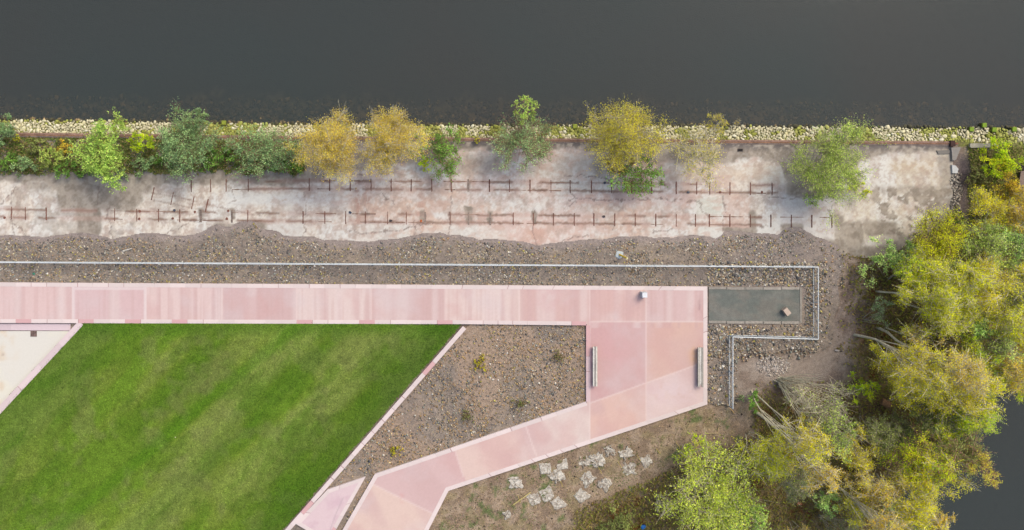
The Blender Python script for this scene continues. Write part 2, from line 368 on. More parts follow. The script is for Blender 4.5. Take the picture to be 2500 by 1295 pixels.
def slab_col(x, y, px, py):
    n = fbm(x*0.5, y*0.5, 31); f = fbm(x*2.2, y*2.2, 32); g = fbm(x*6, y*6, 33, 3); v = fbm(x*1.6, y*0.25, 34)
    sx = np.clip(px/2320, 0, 1)
    c = np.zeros(x.shape+(3,))+col(232, 221, 208)
    c = mixc(c, col(222, 206, 199), sstep(0.3, 0.42, sx)*sstep(0.8, 0.68, sx)*0.9)
    c = mixc(c, col(212, 201, 184), sstep(0.86, 0.93, sx))
    c = mixc(c, col(228, 226, 222), sstep(0.48, 0.62, n)*0.8)
    c = mixc(c, col(218, 188, 170), sstep(0.48, 0.66, fbm(x*0.45, y*0.6, 36))*sstep(0.28, 0.4, sx)*sstep(0.82, 0.72, sx)*0.8)
    c = mixc(c, col(196, 180, 168), sstep(0.54, 0.72, v)*0.5)
    c = mixc(c, col(184, 166, 156), sstep(0.48, 0.64, g)*0.5)
    c = mixc(c, col(176, 158, 149), sstep(0.56, 0.68, fbm(x*1.1, y*1.1, 37, 5))*0.55)
    wob = (fbm(x*1.2, y*1.2, 40)-0.5)*26
    for (x0, y0, x1, y1, cc_, k, s) in (
        (555, 474, 735, 500, (222, 220, 217), .8, 8), (640, 545, 742, 582, (218, 213, 208), .7, 8), (700, 480, 850, 500, (214, 205, 202), .5, 14),
        (866, 440, 880, 545, (178, 132, 116), .55, 5), (884, 445, 905, 500, (182, 140, 124), .5, 8), (1018, 470, 1040, 560, (190, 150, 134), .55, 8), (1045, 452, 1100, 520, (198, 172, 160), .5, 10),
        (1170, 520, 1440, 602, (222, 194, 184), .7, 14), (1290, 540, 1330, 600, (212, 166, 148), .5, 10), (1390, 470, 1700, 500, (214, 184, 176), .6, 10),
        (1700, 484, 1766, 528, (210, 208, 198), .9, 3), (1704, 552, 1764, 586, (222, 219, 212), .9, 4), (1768, 480, 1832, 560, (208, 180, 168), .6, 6),
        (1582, 535, 1612, 585, (222, 218, 210), .6, 5), (1345, 440, 1445, 475, (206, 204, 196), .6, 10), (1290, 380, 1480, 440, (208, 198, 184), .6, 14),
        (1640, 400, 1900, 440, (216, 196, 176), .6, 14), (1843, 540, 1905, 575, (224, 220, 214), .9, 6), (1860, 404, 1925, 450, (216, 208, 194), .6, 8),
        (1040, 556, 1240, 590, (218, 212, 204), .5, 10), (870, 545, 1000, 592, (214, 206, 198), .5, 10), (90, 545, 250, 575, (212, 205, 196), .5, 8),
        (1905, 470, 2035, 590, (216, 210, 208), .7, 8), (2170, 395, 2290, 420, (206, 188, 162), .8, 14), (2070, 590, 2150, 612, (200, 186, 176), .5, 8)):
        c = mixc(c, col(*cc_), k*rectmask(px+wob*0.3, py+wob*0.3, x0, y0, x1, y1, s))
    hf = fbm(x*2.6, y*2.6, 38, 5)
    c = mixc(c, col(232, 227, 220), sstep(0.56, 0.60, hf)*0.42)
    c = mixc(c, col(186, 162, 148), sstep(0.41, 0.375, hf)*0.5*sstep(0.42, 0.6, fbm(x*.5, y*.5, 39)))
    c = mixc(c, col(206, 170, 154), sstep(0.58, 0.64, fbm(x*1.2, y*1.9, 47, 4))*0.4*sstep(0.28, 0.4, sx)*sstep(0.84, 0.76, sx))
    # brown silt washed over it
    d = sstep(10, -14, py-dirt_top(px)+wob)
    silt = mixc(np.zeros(x.shape+(3,))+col(172, 160, 147), col(148, 136, 124), sstep(0.4, 0.6, f))
    for (x0, y0, x1, y1, k, s) in ((140, 440, 335, 512, 1, 14), (185, 490, 245, 575, 1, 9), (255, 455, 345, 505, .9, 14), (60, 440, 150, 470, .6, 12), (100, 515, 190, 530, .5, 6), (330, 440, 372, 470, .8, 10), (95, 465, 160, 480, .5, 12),
        (520, 548, 640, 600, .9, 8), (590, 535, 650, 565, .8, 8), (1740, 545, 1790, 570, .0, 8), (1768, 556, 1848, 600, .85, 7), (1828, 515, 1846, 560, .8, 6), (1905, 545, 1960, 600, .9, 8),
        (1136, 505, 1156, 545, .8, 4), (1190, 515, 1206, 545, .8, 4), (1026, 514, 1040, 546, .8, 4), (1300, 515, 1310, 545, .8, 3), (1139, 436, 1150, 468, .7, 4), (560, 505, 572, 536, .7, 4), (484, 508, 500, 538, .6, 6),
        (2046, 540, 2110, 620, .8, 10), (2110, 540, 2190, 575, .9, 10), (2035, 520, 2060, 600, .6, 8), (2290, 380, 2330, 560, .5, 10), (2140, 450, 2310, 480, .45, 16), (1770, 430, 1860, 440, .3, 8),
        (1920, 440, 2000, 480, .9, 14), (1440, 360, 1500, 420, .6, 16), (350, 480, 480, 500, .25, 10), (1100, 370, 1230, 430, .5, 22)):
        d = np.maximum(d, k*rectmask(px+wob*0.6, py+wob*0.5, x0, y0, x1, y1, s))
    d = np.maximum(d, sstep(-26, 2, py-slab_by(px)+wob*.4)*sstep(1990, 2040, px)*.95)
    mott = sstep(0.49, 0.53, fbm(x*1.3, y*1.3, 44, 5))*sstep(2110, 2150, px)*sstep(440, 470, py)*0.85
    d = np.maximum(d, mott)
    d = np.maximum(d, sstep(0.57, 0.64, fbm(x*0.8, y*0.8, 46))*0.4*sstep(900, 500, px))
    c = mixc(c, silt, sstep(.12, .75, d)*(0.85+0.15*sstep(0.4, 0.6, g)))
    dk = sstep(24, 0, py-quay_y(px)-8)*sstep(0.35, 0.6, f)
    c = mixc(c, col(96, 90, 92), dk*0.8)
    # rust bled along the two tracks
    for cf, lo, hi in ((north_c, 560, 1900), (south_c, 0, 1860)):
        for off in (-9, 10):
            dd = np.abs(py-cf(px)-off+(f-0.5)*5)
            c = mixc(c, col(136, 108, 94), sstep(4.6, 1.2, dd+(g-.5)*5)*sstep(0.40, 0.54, vnoise(x*0.9, y*0.1, 50+off))*0.8*((px > lo) & (px < hi)))
            c = mixc(c, col(196, 160, 148), sstep(10, 2, dd)*sstep(0.4, 0.6, vnoise(x*0.6, y*0.1, 60+off))*0.35*((px > lo) & (px < hi)))
    for ln in ([(372, 472), (430, 480), (505, 500), (560, 512), (640, 528)], [(378, 490), (440, 502), (530, 522)]):
        c = mixc(c, col(140, 112, 98), sstep(3.0, .8, dist_line(px, py, ln)+(g-.4)*9)*.55)
    # cracks
    jx = (fbm(x*1.8, y*1.8, 71, 5)-0.5)*20; jy = (fbm(x*1.8, y*1.8, 72, 5)-0.5)*20
    c = c*np.array([1.0, 1.0, .96])
    for ln in cracks:
        c = mixc(c, col(134, 114, 104), sstep(2.1, 0.6, dist_line(px+jx, py+jy, ln))*sstep(0.25, 0.6, g+.1)*0.75)
    return c
slab_poly = [(-60, 340)]+[(2326, 352)]+[(2326, 540)]+[(x, y+14) for x, y in slab_bot[::-1][1:]]
struct(sheet('quay_slab', slab_poly, 0.045, slab_col, M['slab'], cell=0.085))

# --- gravel bank (a low heap whose ragged edge lies over the slab) and the other gravel areas
def gravel_col(x, y, px, py):
    n = fbm(x*0.4, y*0.4, 81); f = fbm(x*2.5, y*2.5, 82)
    c = np.zeros(x.shape+(3,))+col(148, 134, 121)
    c = mixc(c, col(160, 144, 127), sstep(0.42, 0.6, n)*0.9)
    c = mixc(c, col(134, 122, 112), sstep(0.45, 0.62, f)*0.7)
    c = mixc(c, col(160, 146, 140), sstep(26, 2, py-slab_by(px))*(py < 680)*0.7)
    c = mixc(c, col(150, 138, 132), sstep(1700, 1900, px)*sstep(760, 700, py)*0.6)
    c = mixc(c, col(172, 148, 126), sstep(0.34, 0.58, fbm(x*.3+9, y*.3, 83))*(px < 1440)*(py > 792)*0.8)
    return c
gband = [(-60, 700)]+[(x, y-3+8*float(fbm(x*.05, 3.3, 86, 4)-.5)) for x, y in [(xx, float(slab_by(xx))) for xx in range(-60, 2050, 6)]]+[(2062, 640), (2044, 690), (2050, 740), (2030, 790), (2036, 840), (1990, 862), (1930, 850), (1880, 866), (1830, 852), (1806, 870), (1802, 930), (1790, 990), (1736, 986), (1720, 986), (1720, 706), (0, 700)]
def gz_band(x, y, px, py): return 0.05*sstep(-2, 14, py-slab_by(px))+(fbm(x*2, y*2, 88)-0.5)*0.05*sstep(2, 14, py-slab_by(px))
struct(sheet('gravel_bank', gband, 0.055, gravel_col, M['soil'], cell=0.07, zf=gz_band))
struct(sheet('gravel_bed', bed, 0.04, gravel_col, M['soil'], cell=0.15))

def scatter_stones(name, pts, z, smin, smax, palette, weights, label, cat, flat=0.6):
    n = len(pts)
    octa = np.array([(1, 0, 0), (0, 1, 0), (-1, 0, 0), (0, -1, 0), (0, 0, 1), (0, 0, -1)], float)
    tri = np.array([(0, 1, 4), (1, 2, 4), (2, 3, 4), (3, 0, 4), (1, 0, 5), (2, 1, 5), (3, 2, 5), (0, 3, 5)])
    sz = smin+(smax-smin)*R.random(n)**2.2
    V = octa[None]*(0.65+0.7*R.random((n, 6, 1)))
    V = V+R.normal(0, 0.16, (n, 6, 3))
    V = V*np.stack([sz, sz*(0.6+0.35*R.random(n)), sz*flat], -1)[:, None]/1.6
    an = R.random(n)*6.283; ca, sa = np.cos(an)[:, None], np.sin(an)[:, None]
    Vx = V[..., 0]*ca-V[..., 1]*sa; Vy = V[..., 0]*sa+V[..., 1]*ca
    V = np.stack([Vx+pts[:, 0, None], Vy+pts[:, 1, None], V[..., 2]+np.asarray(z).reshape(-1, 1)+sz[:, None]*0.1], -1)
    F = (tri[None]+(np.arange(n)*6)[:, None, None]).reshape(-1, 3)
    pal = np.array([col(*p) for p in palette]); ch = R.choice(len(pal), n, p=np.array(weights)/sum(weights))
    cl = pal[ch]*(0.62+0.8*R.random((n, 1)))*(1.03, 1.0, .95)
    o = mesh_np(name, V.reshape(-1, 3), F, M['stone'], np.repeat(np.minimum(cl, 0.8), 6, 0))
    return tag(o, label, cat, kind='stuff')
def rand_in(n, x0, y0, x1, y1, cond):
    px = x0+(x1-x0)*R.random(n); py = y0+(y1-y0)*R.random(n); k = cond(px, py); return px[k], py[k]
GP = [(154, 144, 132), (136, 132, 126), (176, 156, 126), (200, 188, 162), (106, 104, 106), (214, 208, 196), (178, 148, 116), (150, 154, 146), (190, 178, 100), (230, 226, 218)]
GW = [20, 18, 16, 10, 14, 4, 9, 10, 4, 1.5]
def dens(px, py, sd, lo=0.34, hi=0.56): return R.random(len(px)) < 0.32+0.68*sstep(lo, hi, fbm(px*S*0.35, py*S*0.35, sd))
px, py = rand_in(58000, -40, 540, 2060, 700, lambda a, b: (b > slab_by(a)+3+18*R.random(len(a))**2) & (b < 689+a*0.0058) & dens(a, b, 90, .40, .56))
x, y = toW(px, py); scatter_stones('gravel', np.stack([x, y], -1), np.full(len(x), 0.09), 0.045, 0.19, GP, GW, 'mixed brown and grey gravel beside the white railing', 'gravel')
px, py = rand_in(17000, 1727, 640, 2060, 1000, lambda a, b: ~pip(a, b, [(1722, 696), (1964, 697), (1964, 794), (1722, 794)]) & (b < 990) & (R.random(len(a)) < sstep(2045, 1975, a+40*(fbm(a*.05, b*.05, 93)-.5)-(b-650)*-.05)+(b < 850)*(a < 1990)*.8) & (R.random(len(a)) < np.where(a < 1800, 1, sstep(885, 835, b+50*(fbm(a*.05, b*.05, 94)-.5)))) & dens(a, b, 91, .3, .5))
x, y = toW(px, py); scatter_stones('gravel', np.stack([x, y], -1), np.full(len(x), 0.10), 0.06, 0.26, GP+[(214, 206, 196)], GW+[9], 'coarse pale rubble and gravel around the dark grit pitch', 'gravel')
px, py = rand_in(34000, 690, 792, 1431, 1340, lambda a, b: pip(a, b, bed) & ~pip(a, b, [(900, 1158), (795, 1190), (712, 1280), (790, 1330), (815, 1330)]) & dens(a, b, 92, .38, .56))
x, y = toW(px, py); scatter_stones('gravel', np.stack([x, y], -1), np.full(len(x), 0.05), 0.05, 0.19, GP+[(178, 146, 108), (190, 160, 110), (210, 186, 140)], GW+[22, 12, 6], 'brown gravel in the planting bed enclosed by pink paths', 'gravel')
px, py = rand_in(6500, 1100, 600, 2500, 1295, lambda a, b: ((a > 2040) & (b > slab_by(np.minimum(a, 2400))+12) | ((b > 1000-(a-1727)*0.33+8) & (b > np.interp(a, [1095, 1727, 1728], [1215, 1000, 1000])))) & (R.random(len(a)) < 0.5) & ~pip(a, b, east_water))
x, y = toW(px, py); scatter_stones('loose_stones', np.stack([x, y], -1), gza(x, y), 0.05, 0.2, [(150, 136, 116), (120, 104, 88), (196, 186, 170), (96, 82, 70)], [4, 4, 1, 5], 'loose stones and clods on the earth bank', 'stones')
px, py = rand_in(900, 1845, 860, 1940, 930, lambda a, b: ((a-1888)/42)**2+((b-893)/26)**2 < 1+0*a)
x, y = toW(px, py); scatter_stones('rubble', np.stack([x, y], -1), gza(x, y)+0.02, 0.05, 0.2, [(200, 190, 180), (176, 164, 154), (224, 218, 210)], [4, 4, 2], 'whitish crushed rubble spilled beside the multi-stem willow', 'rubble')

px, py = rand_in(900, 2318, 424, 2352, 530, lambda a, b: np.abs(a-2334-4*np.sin(b*.11)) < 11)
x, y = toW(px, py); scatter_stones('end_rubble', np.stack([x, y], -1), gza(x, y)+.05, 0.08, 0.3, [(168, 160, 148), (140, 130, 120), (190, 182, 170), (110, 102, 98)], [4, 4, 2, 3], 'grey rubble strip along the broken right end of the slab', 'rubble')

# --- paved areas
joints_x = [177, 355, 543, 725, 906, 1087, 1268, 1440]
def slab_id(px, py):
    i = np.searchsorted(joints_x, px)
    i = np.where((px > 1440) & (py < 787), np.where(px < 1576, 8, 9), i)
    diag = 985+(px-1440)*(-0.36)
    i = np.where((px > 1440) & (py >= 787) & (py < diag), np.where(px < 1578, 10, 11), i)
    i = np.where((px > 1440) & (py >= diag), np.where(px < 1578, 12, 13), i)
    i = np.where((px <= 1440) & (py > 800), np.where(px > 1283+(py-1077)*0.35, 14, np.where(px > 1120+(py-1125)*0.35, 15, np.where(py > 1180+(px-905)*0.5, 17, 16))), i)
    return i
tints = [(227, 198, 194), (221, 190, 189), (228, 202, 197), (214, 182, 179), (229, 207, 201), (215, 184, 180), (229, 206, 199), (218, 184, 178), (225, 194, 187), (220, 190, 187),
         (212, 170, 168), (222, 186, 173), (226, 190, 178), (229, 205, 200), (229, 209, 201), (228, 200, 190), (219, 187, 184), (229, 201, 189)]
def path_col(x, y, px, py):
    i = slab_id(px, py); c = np.array([col(*t) for t in tints])[i]
    ew = ((py < 800)).astype(float)
    st = vnoise(x*2.6, y*0.15+i*3, 101)*ew+vnoise(x*0.5+y*0.3, y*0.4, 101)*(1-ew)
    c = mixc(c, col(212, 178, 175), sstep(0.45, 0.8, st)*0.6)
    c = mixc(c, col(208, 172, 168), sstep(0.55, 0.8, vnoise(x*7, y*0.2+i*3, 107))*0.35*ew)
    st2 = vnoise(x*1.1, y*0.12+i*5, 102)
    c = mixc(c, col(232, 214, 210), sstep(0.55, 0.85, st2)*0.5*ew)
    c = mixc(c, col(220, 204, 204), sstep(0.5, 0.8, fbm(x*0.4, y*0.4, 103))*0.35)
    c = mixc(c, col(212, 168, 164), sstep(0.56, 0.75, fbm(x*0.3+i, y*0.3, 104))*0.4)
    c = c*(0.955+0.06*fbm(x*9, y*9, 108, 2)[..., None])
    # joints
    j = np.zeros(px.shape)
    for jx in joints_x+[1577]:
        j = np.maximum(j, sstep(3.0, 0.8, np.abs(px-jx))*((py < 800) | (jx >= 1440)))
    j = np.maximum(j, sstep(3.0, 0.8, np.abs(py-786))*(px > 1440))
    j = np.maximum(j, sstep(3.0, 0.8, np.abs(py-(985+(px-1440)*(-0.36))))*(px > 1440))
    for ln in (((1283, 1040), (1310, 1115)), ((1108, 1092), (1132, 1165)), ((905, 1180), (1058, 1255))):
        j = np.maximum(j, sstep(3.0, 0.8, dist_line(px, py, ln)))
    c = mixc(c, col(235, 213, 206), j*0.6)
    # pale frame inside each long slab, a few stains
    k = ((px > 177) & (px < 357))*np.maximum.reduce([sstep(5, 2, np.abs(px-180)), sstep(5, 2, np.abs(px-354)), sstep(4, 2, np.abs(py-705))])*(py < 790)
    c = mixc(c, col(232, 216, 214), k*0.7)
    for (a, b_, ra, rb, cc_, q) in ((1697, 868, 14, 22, (226, 180, 140), .8), (982, 1212, 6, 14, (222, 160, 158), .7), (1440, 850, 4, 80, (206, 162, 172), .5), (1708, 748, 4, 20, (170, 136, 134), .6),
                                    (1500, 850, 50, 60, (216, 172, 172), .6), (1350, 725, 50, 40, (216, 176, 174), .5), (1640, 960, 60, 30, (228, 206, 208), .6)):
        c = mixc(c, col(*cc_), q*np.exp(-(((px-a)/ra)**2+((py-b_)/rb)**2)**1.3)*sstep(0.25, 0.6, fbm(x*2, y*2, 105)))
    return c*np.array([1, .99, .965])
struct(sheet('path', path_main, 0.25, path_col, M['path'], cell=0.12, inset=0.12))
def island_col(x, y, px, py):
    c = np.zeros(x.shape+(3,))+col(226, 200, 200)
    c = mixc(c, col(218, 188, 192), sstep(0.45, 0.65, fbm(x*0.9, y*0.9, 110)))
    return mixc(c, col(190, 172, 176), sstep(2, 0.6, dist_line(px, py, [(838, 1215), (818, 1260), (806, 1295)]))*0.6)
struct(sheet('island_slab', island, 0.25, island_col, M['path'], cell=0.1, inset=0.1))
def terr_col(x, y, px, py):
    c = np.zeros(x.shape+(3,))+col(229, 223, 210)
    c = mixc(c, col(232, 226, 208), sstep(0.45, 0.6, fbm(x*0.4, y*0.4, 115)))
    c = mixc(c, col(226, 206, 180), sstep(0.5, 0.7, fbm(x*0.8, y*0.8, 116))*sstep(60, 0, px)*0.8)
    return mixc(c, col(150, 130, 120), np.exp(-((px-7)/2.5)**2-((py-866)/3.)**2)*0.7)
struct(sheet('terrace', terrace, 0.03, terr_col, M['path'], cell=0.12, inset=0.1))
def pit_col(x, y, px, py):
    c = np.zeros(x.shape+(3,))+col(127, 127, 119)
    c = mixc(c, col(114, 118, 111), sstep(0.42, 0.6, fbm(x*0.5, y*1.2, 120)))
    return mixc(c, col(132, 126, 116), sstep(0.5, 0.7, fbm(x*0.9+y, y*1.5, 121))*0.6)
struct(sheet('grit_pitch', pit, 0.17, pit_col, M['pit'], cell=0.12, inset=0.06))

# kerbs: runs of pink concrete blocks
def offset(pts, d, closed=False):
    n = len(pts); out = []
    for i in range(n):
        p = Vector(pts[i])
        a = Vector(pts[i-1]) if (i > 0 or closed) else None
        b_ = Vector(pts[(i+1) % n]) if (i < n-1 or closed) else None
        def nrm(u, v): e_ = (v-u).normalized(); return Vector((-e_.y, e_.x))
        if a is None: o = nrm(p, b_)
        elif b_ is None: o = nrm(a, p)
        else:
            n1_, n2_ = nrm(a, p), nrm(p, b_); o = (n1_+n2_); o = o/max(o.dot(n1_), 0.3)
        out.append(tuple(p+o*d))
    return out
def kerb_run(g, pts_px, w_, z, side=1, step=1.32, tint=(235, 217, 211), var=0.09, z0=-0.25, tmix=0.0, gap=0.018, closed=False):
    """blocks along a polyline; width w_ to the given side"""
    P = [Wp(*p, z)[:2] for p in pts_px]; Q = offset(P, w_*side, closed)
    segs = list(range(len(P)-1))+([len(P)-1] if closed else [])
    for s_ in segs:
        a, b_ = Vector(P[s_]), Vector(P[(s_+1) % len(P)]); c_, d_ = Vector(Q[s_]), Vector(Q[(s_+1) % len(P)])
        Ln = (b_-a).length; k = max(1, round(Ln/step)); gp = gap/Ln
        for i in range(k):
            t0 = i/k+(gp if i else 0); t1 = (i+1)/k
            if i and rnd.random() < 0.6: t0 = i/k+gp*0.3
            cl = col(*tint)*(1+rnd.uniform(-var, var*0.4))
            if rnd.random() < tmix: cl = col(220, 176, 174)
            g.prism([tuple(a.lerp(b_, t0)), tuple(a.lerp(b_, t1)), tuple(c_.lerp(d_, t1)), tuple(c_.lerp(d_, t0))], z0, z+rnd.uniform(0, 0.003), cl)
            if i and rnd.random() < .3: g.prism([tuple(a.lerp(b_, t0)), tuple(a.lerp(b_, t0+.035/Ln)), tuple(c_.lerp(d_, t0+.035/Ln)), tuple(c_.lerp(d_, t0))], z, z+.005, col(176, 136, 134))
g = Geo()
KZ = 0.258
kerb_run(g, [(-700, 683), (0, 690), (905, 695), (1727, 700), (1727, 988), (1095, 1199), (1046, 1295), (900, 1590)], 0.34, KZ, -1)
kerb_run(g, [(-700, 786), (0, 789), (1143, 792), (1431, 795)], 0.33, KZ, 1, tmix=0.22)
kerb_run(g, [(1431, 795), (1431, 981)], 0.34, KZ, 1, tint=(224, 196, 196), tmix=0.3)
kerb_run(g, [(1431, 981), (915, 1158), (836, 1295), (660, 1590)], 0.34, KZ, 1)
struct(g.build('kerb', M['path']))
g = Geo(); kerb_run(g, [(893, 1164), (799, 1196), (721, 1279), (794, 1322), (803, 1325)], 0.33, KZ, 1, closed=True, tmix=0.1)
struct(g.build('island_kerb', M['path']))
g = Geo(); kerb_run(g, [(1130, 797), (437, 1590)], 0.37, 0.262, 1, tmix=0.12, var=0.08); struct(g.build('lawn_kerb', M['path']))
g = Geo(); kerb_run(g, [(203, 794), (-540, 1590)], 0.52, 0.255, -1, step=2.6, tint=(229, 208, 206)); struct(g.build('terrace_kerb', M['path']))
g = Geo(); kerb_run(g, [(-700, 788), (172, 791)], 0.58, 0.06, -1, step=2.5, tint=(226, 204, 206), tmix=0.15); struct(g.build('terrace_edging', M['path']))

# lawn
def lawn_col(x, y, px, py):
    u = (x+y)*0.7071; v = (x-y)*0.7071              # mown along the south-west / north-east diagonal
    c = np.zeros(x.shape+(3,))+col(128, 151, 54)
    band = fbm(u*0.05+3, v*0.32, 130, 3)
    c = mixc(c, col(150, 162, 90), sstep(0.40, 0.64, band)*0.5)
    c = mixc(c, col(98, 142, 32), sstep(0.48, 0.34, band)*0.5)
    p = fbm(u*0.25, v*0.6, 131)
    c = mixc(c, col(84, 126, 22), sstep(0.50, 0.68, p)*0.4)
    c = mixc(c, col(92, 128, 34), sstep(0.50, 0.36, fbm(u*0.3, v*0.7, 132))*0.45)
    c = mixc(c, col(134, 140, 82), sstep(0.50, 0.7, fbm(x*0.5, y*0.5, 133))*0.45)
    c = c*(0.76+0.48*fbm(x*2.4, y*2.4, 134, 4)[..., None])
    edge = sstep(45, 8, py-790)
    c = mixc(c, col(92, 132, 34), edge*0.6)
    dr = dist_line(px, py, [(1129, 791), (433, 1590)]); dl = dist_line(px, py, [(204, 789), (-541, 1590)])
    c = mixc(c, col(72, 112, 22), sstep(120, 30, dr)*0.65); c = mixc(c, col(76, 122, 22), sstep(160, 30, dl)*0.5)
    fl = sstep(34, 8, np.abs((px-560)+(py-935)*1.18+0.0))
    c = mixc(c, col(96, 146, 26), fl*0.45)
    fl = sstep(70, 20, np.abs((px-600)+(py-935)*1.0-95))
    c = mixc(c, col(84, 124, 28), fl*0.25)
    st = vnoise(u*0.12, v*1.5, 140)*.6+vnoise(u*0.2, v*3.4, 141)*.4; c = c*(0.86+0.28*st[..., None])
    return c
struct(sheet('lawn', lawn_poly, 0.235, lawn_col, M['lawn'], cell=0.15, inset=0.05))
n = 90000
px, py = rand_in(n*2, -60, 788, 1135, 1320, lambda a, b: pip(a, b, lawn_poly))
x, y = toW(px, py, 0.24); k = len(x)
cl = lawn_col(x, y, px, py)*(0.6+1.0*R.random((k, 1))**1.3)
an = R.random(k)*6.283; le = R.uniform(0.06, 0.15, k); wi = R.uniform(0.02, 0.05, k); tz = R.uniform(0.02, 0.055, k)
bx, by = np.cos(an), np.sin(an)
V = np.stack([np.stack([x-by*wi, y+bx*wi, np.full(k, .232)], -1), np.stack([x+by*wi, y-bx*wi, np.full(k, .232)], -1), np.stack([x+bx*le, y+by*le, .235+tz], -1)], 1)
tag(mesh_np('grass', V.reshape(-1, 3), np.arange(k*3).reshape(-1, 3), M['grass'], np.repeat(cl, 3, 0)), 'short mown grass of the green lawn', 'grass', kind='stuff')

# ------------------------------------------------------------------ rock bank
def ico(seed, sub=1):
    import bmesh
    bm = bmesh.new(); bmesh.ops.create_icosphere(bm, subdivisions=sub, radius=1)
    rr = np.random.default_rng(seed); V = np.array([v.co[:] for v in bm.verts]); F_ = np.array([[v.index for v in f.verts] for f in bm.faces]); bm.free()
    for _ in range(7):                                # chop with random planes -> angular quarry stone
        d = rr.normal(size=3); d /= np.linalg.norm(d); h = rr.uniform(0.55, 0.85); s_ = V@d
        V = V-np.where(s_ > h, s_-h, 0)[:, None]*d
    return V*(1, 0.78, 0.62), F_
shapes = [ico(i, 2) for i in range(7)]
def stone_pos():
    px = R.uniform(-30, 2530); t_ = R.uniform(0.05, 1.10)
    py = quay_y(px)+(wat_y(px)-quay_y(px))*t_
    return px, py, t_
placed = []; grid = {}
tries = 0
want = 3400
while len(placed) < want and tries < 60000:
    tries += 1
    px, py, t_ = stone_pos(); py = float(py)
    r = R.uniform(2.4, 5.6) if R.random() < 0.8 else R.uniform(5, 7.5)
    if tries > 30000: r = R.uniform(1.8, 3.2)
    key = (int(px//12), int(py//12)); ok = True
    for i in (-1, 0, 1):
        for j in (-1, 0, 1):
            for (qx, qy, qr) in grid.get((key[0]+i, key[1]+j), ()):
                if (qx-px)**2+((qy-py)*1.15)**2 < ((qr+r)*0.74)**2: ok = False
    if not ok: continue
    grid.setdefault(key, []).append((px, py, r)); placed.append((px, py, r, t_))
placed.sort(key=lambda s_: -s_[2])
def moss_at(px, py): return float(fbm(px*S*0.9, py*S*0.9, 150))
pale_m = [mat_col('pale_rock', fine=(9, 0.12), mid=(3, 0.10), bump=(12, 0.02), tint=col(*c_)) for c_ in ((234, 226, 182), (222, 212, 164), (240, 234, 202))]
moss_m = [mat_col('mossy_rock', fine=(9, 0.25), mid=(3, 0.2), bump=(12, 0.03), tint=col(*c_)) for c_ in ((190, 190, 104), (156, 158, 70))]
protos = {}
for k_, mats in (('pale', pale_m), ('moss', moss_m)):
    for i, (V_, F_) in enumerate(shapes):
        me_o = mesh_np('boulder', V_, F_, mats[i % len(mats)]); me_ = me_o.data; bpy.data.objects.remove(me_o); protos[k_, i] = me_
def rock_z(t_): return 0.04-0.86*t_
BV, BF, BC = [], [], []; nb = 0; kcount = 0
for (px, py, r, t_) in placed:
    z_ = rock_z(t_); x_, y_, _ = Wp(px, py, z_); mo = moss_at(px, py)+(R.random()-0.5)*0.12 > 0.56; sh = int(R.integers(0, 7)); rz = R.uniform(0, 6.28)
    if t_ > 1.02: mo = True
    if kcount < 300 and -20 < px < 2520 and -0.05 < t_ < 1.0:
        kcount += 1
        o = bpy.data.objects.new('boulder', protos['moss' if mo else 'pale', sh]); C.objects.link(o)
        o.location = (x_, y_, z_); o.rotation_euler = (R.uniform(-.35, .35)-0.4, R.uniform(-.35, .35), rz); sc = r*S*1.12; o.scale = (sc, sc, sc)
        if mo: tag(o, 'green mossy boulder in the rock bank along the water edge', 'boulder', 'mossy boulders of the rock bank')
        else: tag(o, 'pale cream boulder in the rock bank along the water edge', 'boulder', 'pale boulders of the rock bank')
    else:
        V_, F_ = shapes[sh]; mt = Matrix.Rotation(rz, 3, 'Z') @ Matrix.Rotation(R.uniform(-.4, .4), 3, 'X')
        vv = V_@np.array(mt).T*r*S*1.12+(x_, y_, z_)
        BV.append(vv); BF.append(F_+nb); nb += len(vv)
        cl = col(180, 182, 92) if mo else col(230, 220, 182); cl = cl*R.uniform(0.75, 1.1)
        if t_ > 1.03: cl = col(84, 80, 58)
        BC.append(np.tile(cl, (len(vv), 1)))
tag(mesh_np('riprap', np.concatenate(BV), np.concatenate(BF), M['stone'], np.concatenate(BC)), 'smaller cream and mossy rocks filling the bank between the boulders', 'rocks', kind='stuff')
# drowned stones in the shallows
px = R.uniform(-40, 2540, 2600); dd = 8+60*R.random(2600)**2; py = wat_y(px)-dd+6
zz = np.interp((quay_y(px)-py)*S, [1.0, 1.3, 6], [-0.9, -1.04, -2.05])
x, y = toW(px, py, -1.0); scatter_stones('lakebed_stones', np.stack([x, y], -1), zz, 0.18, 0.55, [(150, 130, 92), (112, 100, 70), (176, 152, 112), (80, 74, 58)], [3, 3, 1, 4], 'brown drowned stones in the shallows off the rock bank', 'stones', flat=0.45)

# mossy square pile tops standing at the water line
pl = [(501, 301, 'leftmost square mossy pile top, right beside the dark shrub'), (546, 300, 'square mossy pile top with a dark mossy gap behind it'),
      (1404, 309, 'square mossy pile top left of the large olive birch'), (2373, 316, 'bright green square pile top below the open lake, near the grey timber beam'),
      (2428, 317, 'bright green pile top beside a dark gap in the rocks'), (2404, 306, 'flat mossy pile top standing out in the water'),
      (2477, 316, 'dark green pile top nearest the right edge')]
for i, (px, py, lb) in enumerate(pl):
    x_, y_, _ = Wp(px, py, -0.35)
    t_ = thing('mooring_pile', lb, 'pile', (x_, y_, -1.6), rnd.uniform(-.08, .08), 'mossy piles along the water line')
    g = Geo(); g.box(-.19, .19, -.19, .19, 0, 1.16, col(96, 92, 50)); g.build('pile_shaft', M['wood'], t_)
    g = Geo(); g.prism([(-.2, -.2), (.2, -.2), (.2, .2), (-.2, .2)], 1.163, 1.27, col(150, 160, 60) if i < 3 else col(132, 160, 44), 0.86); g.build('moss_cap', M['stone'], t_)

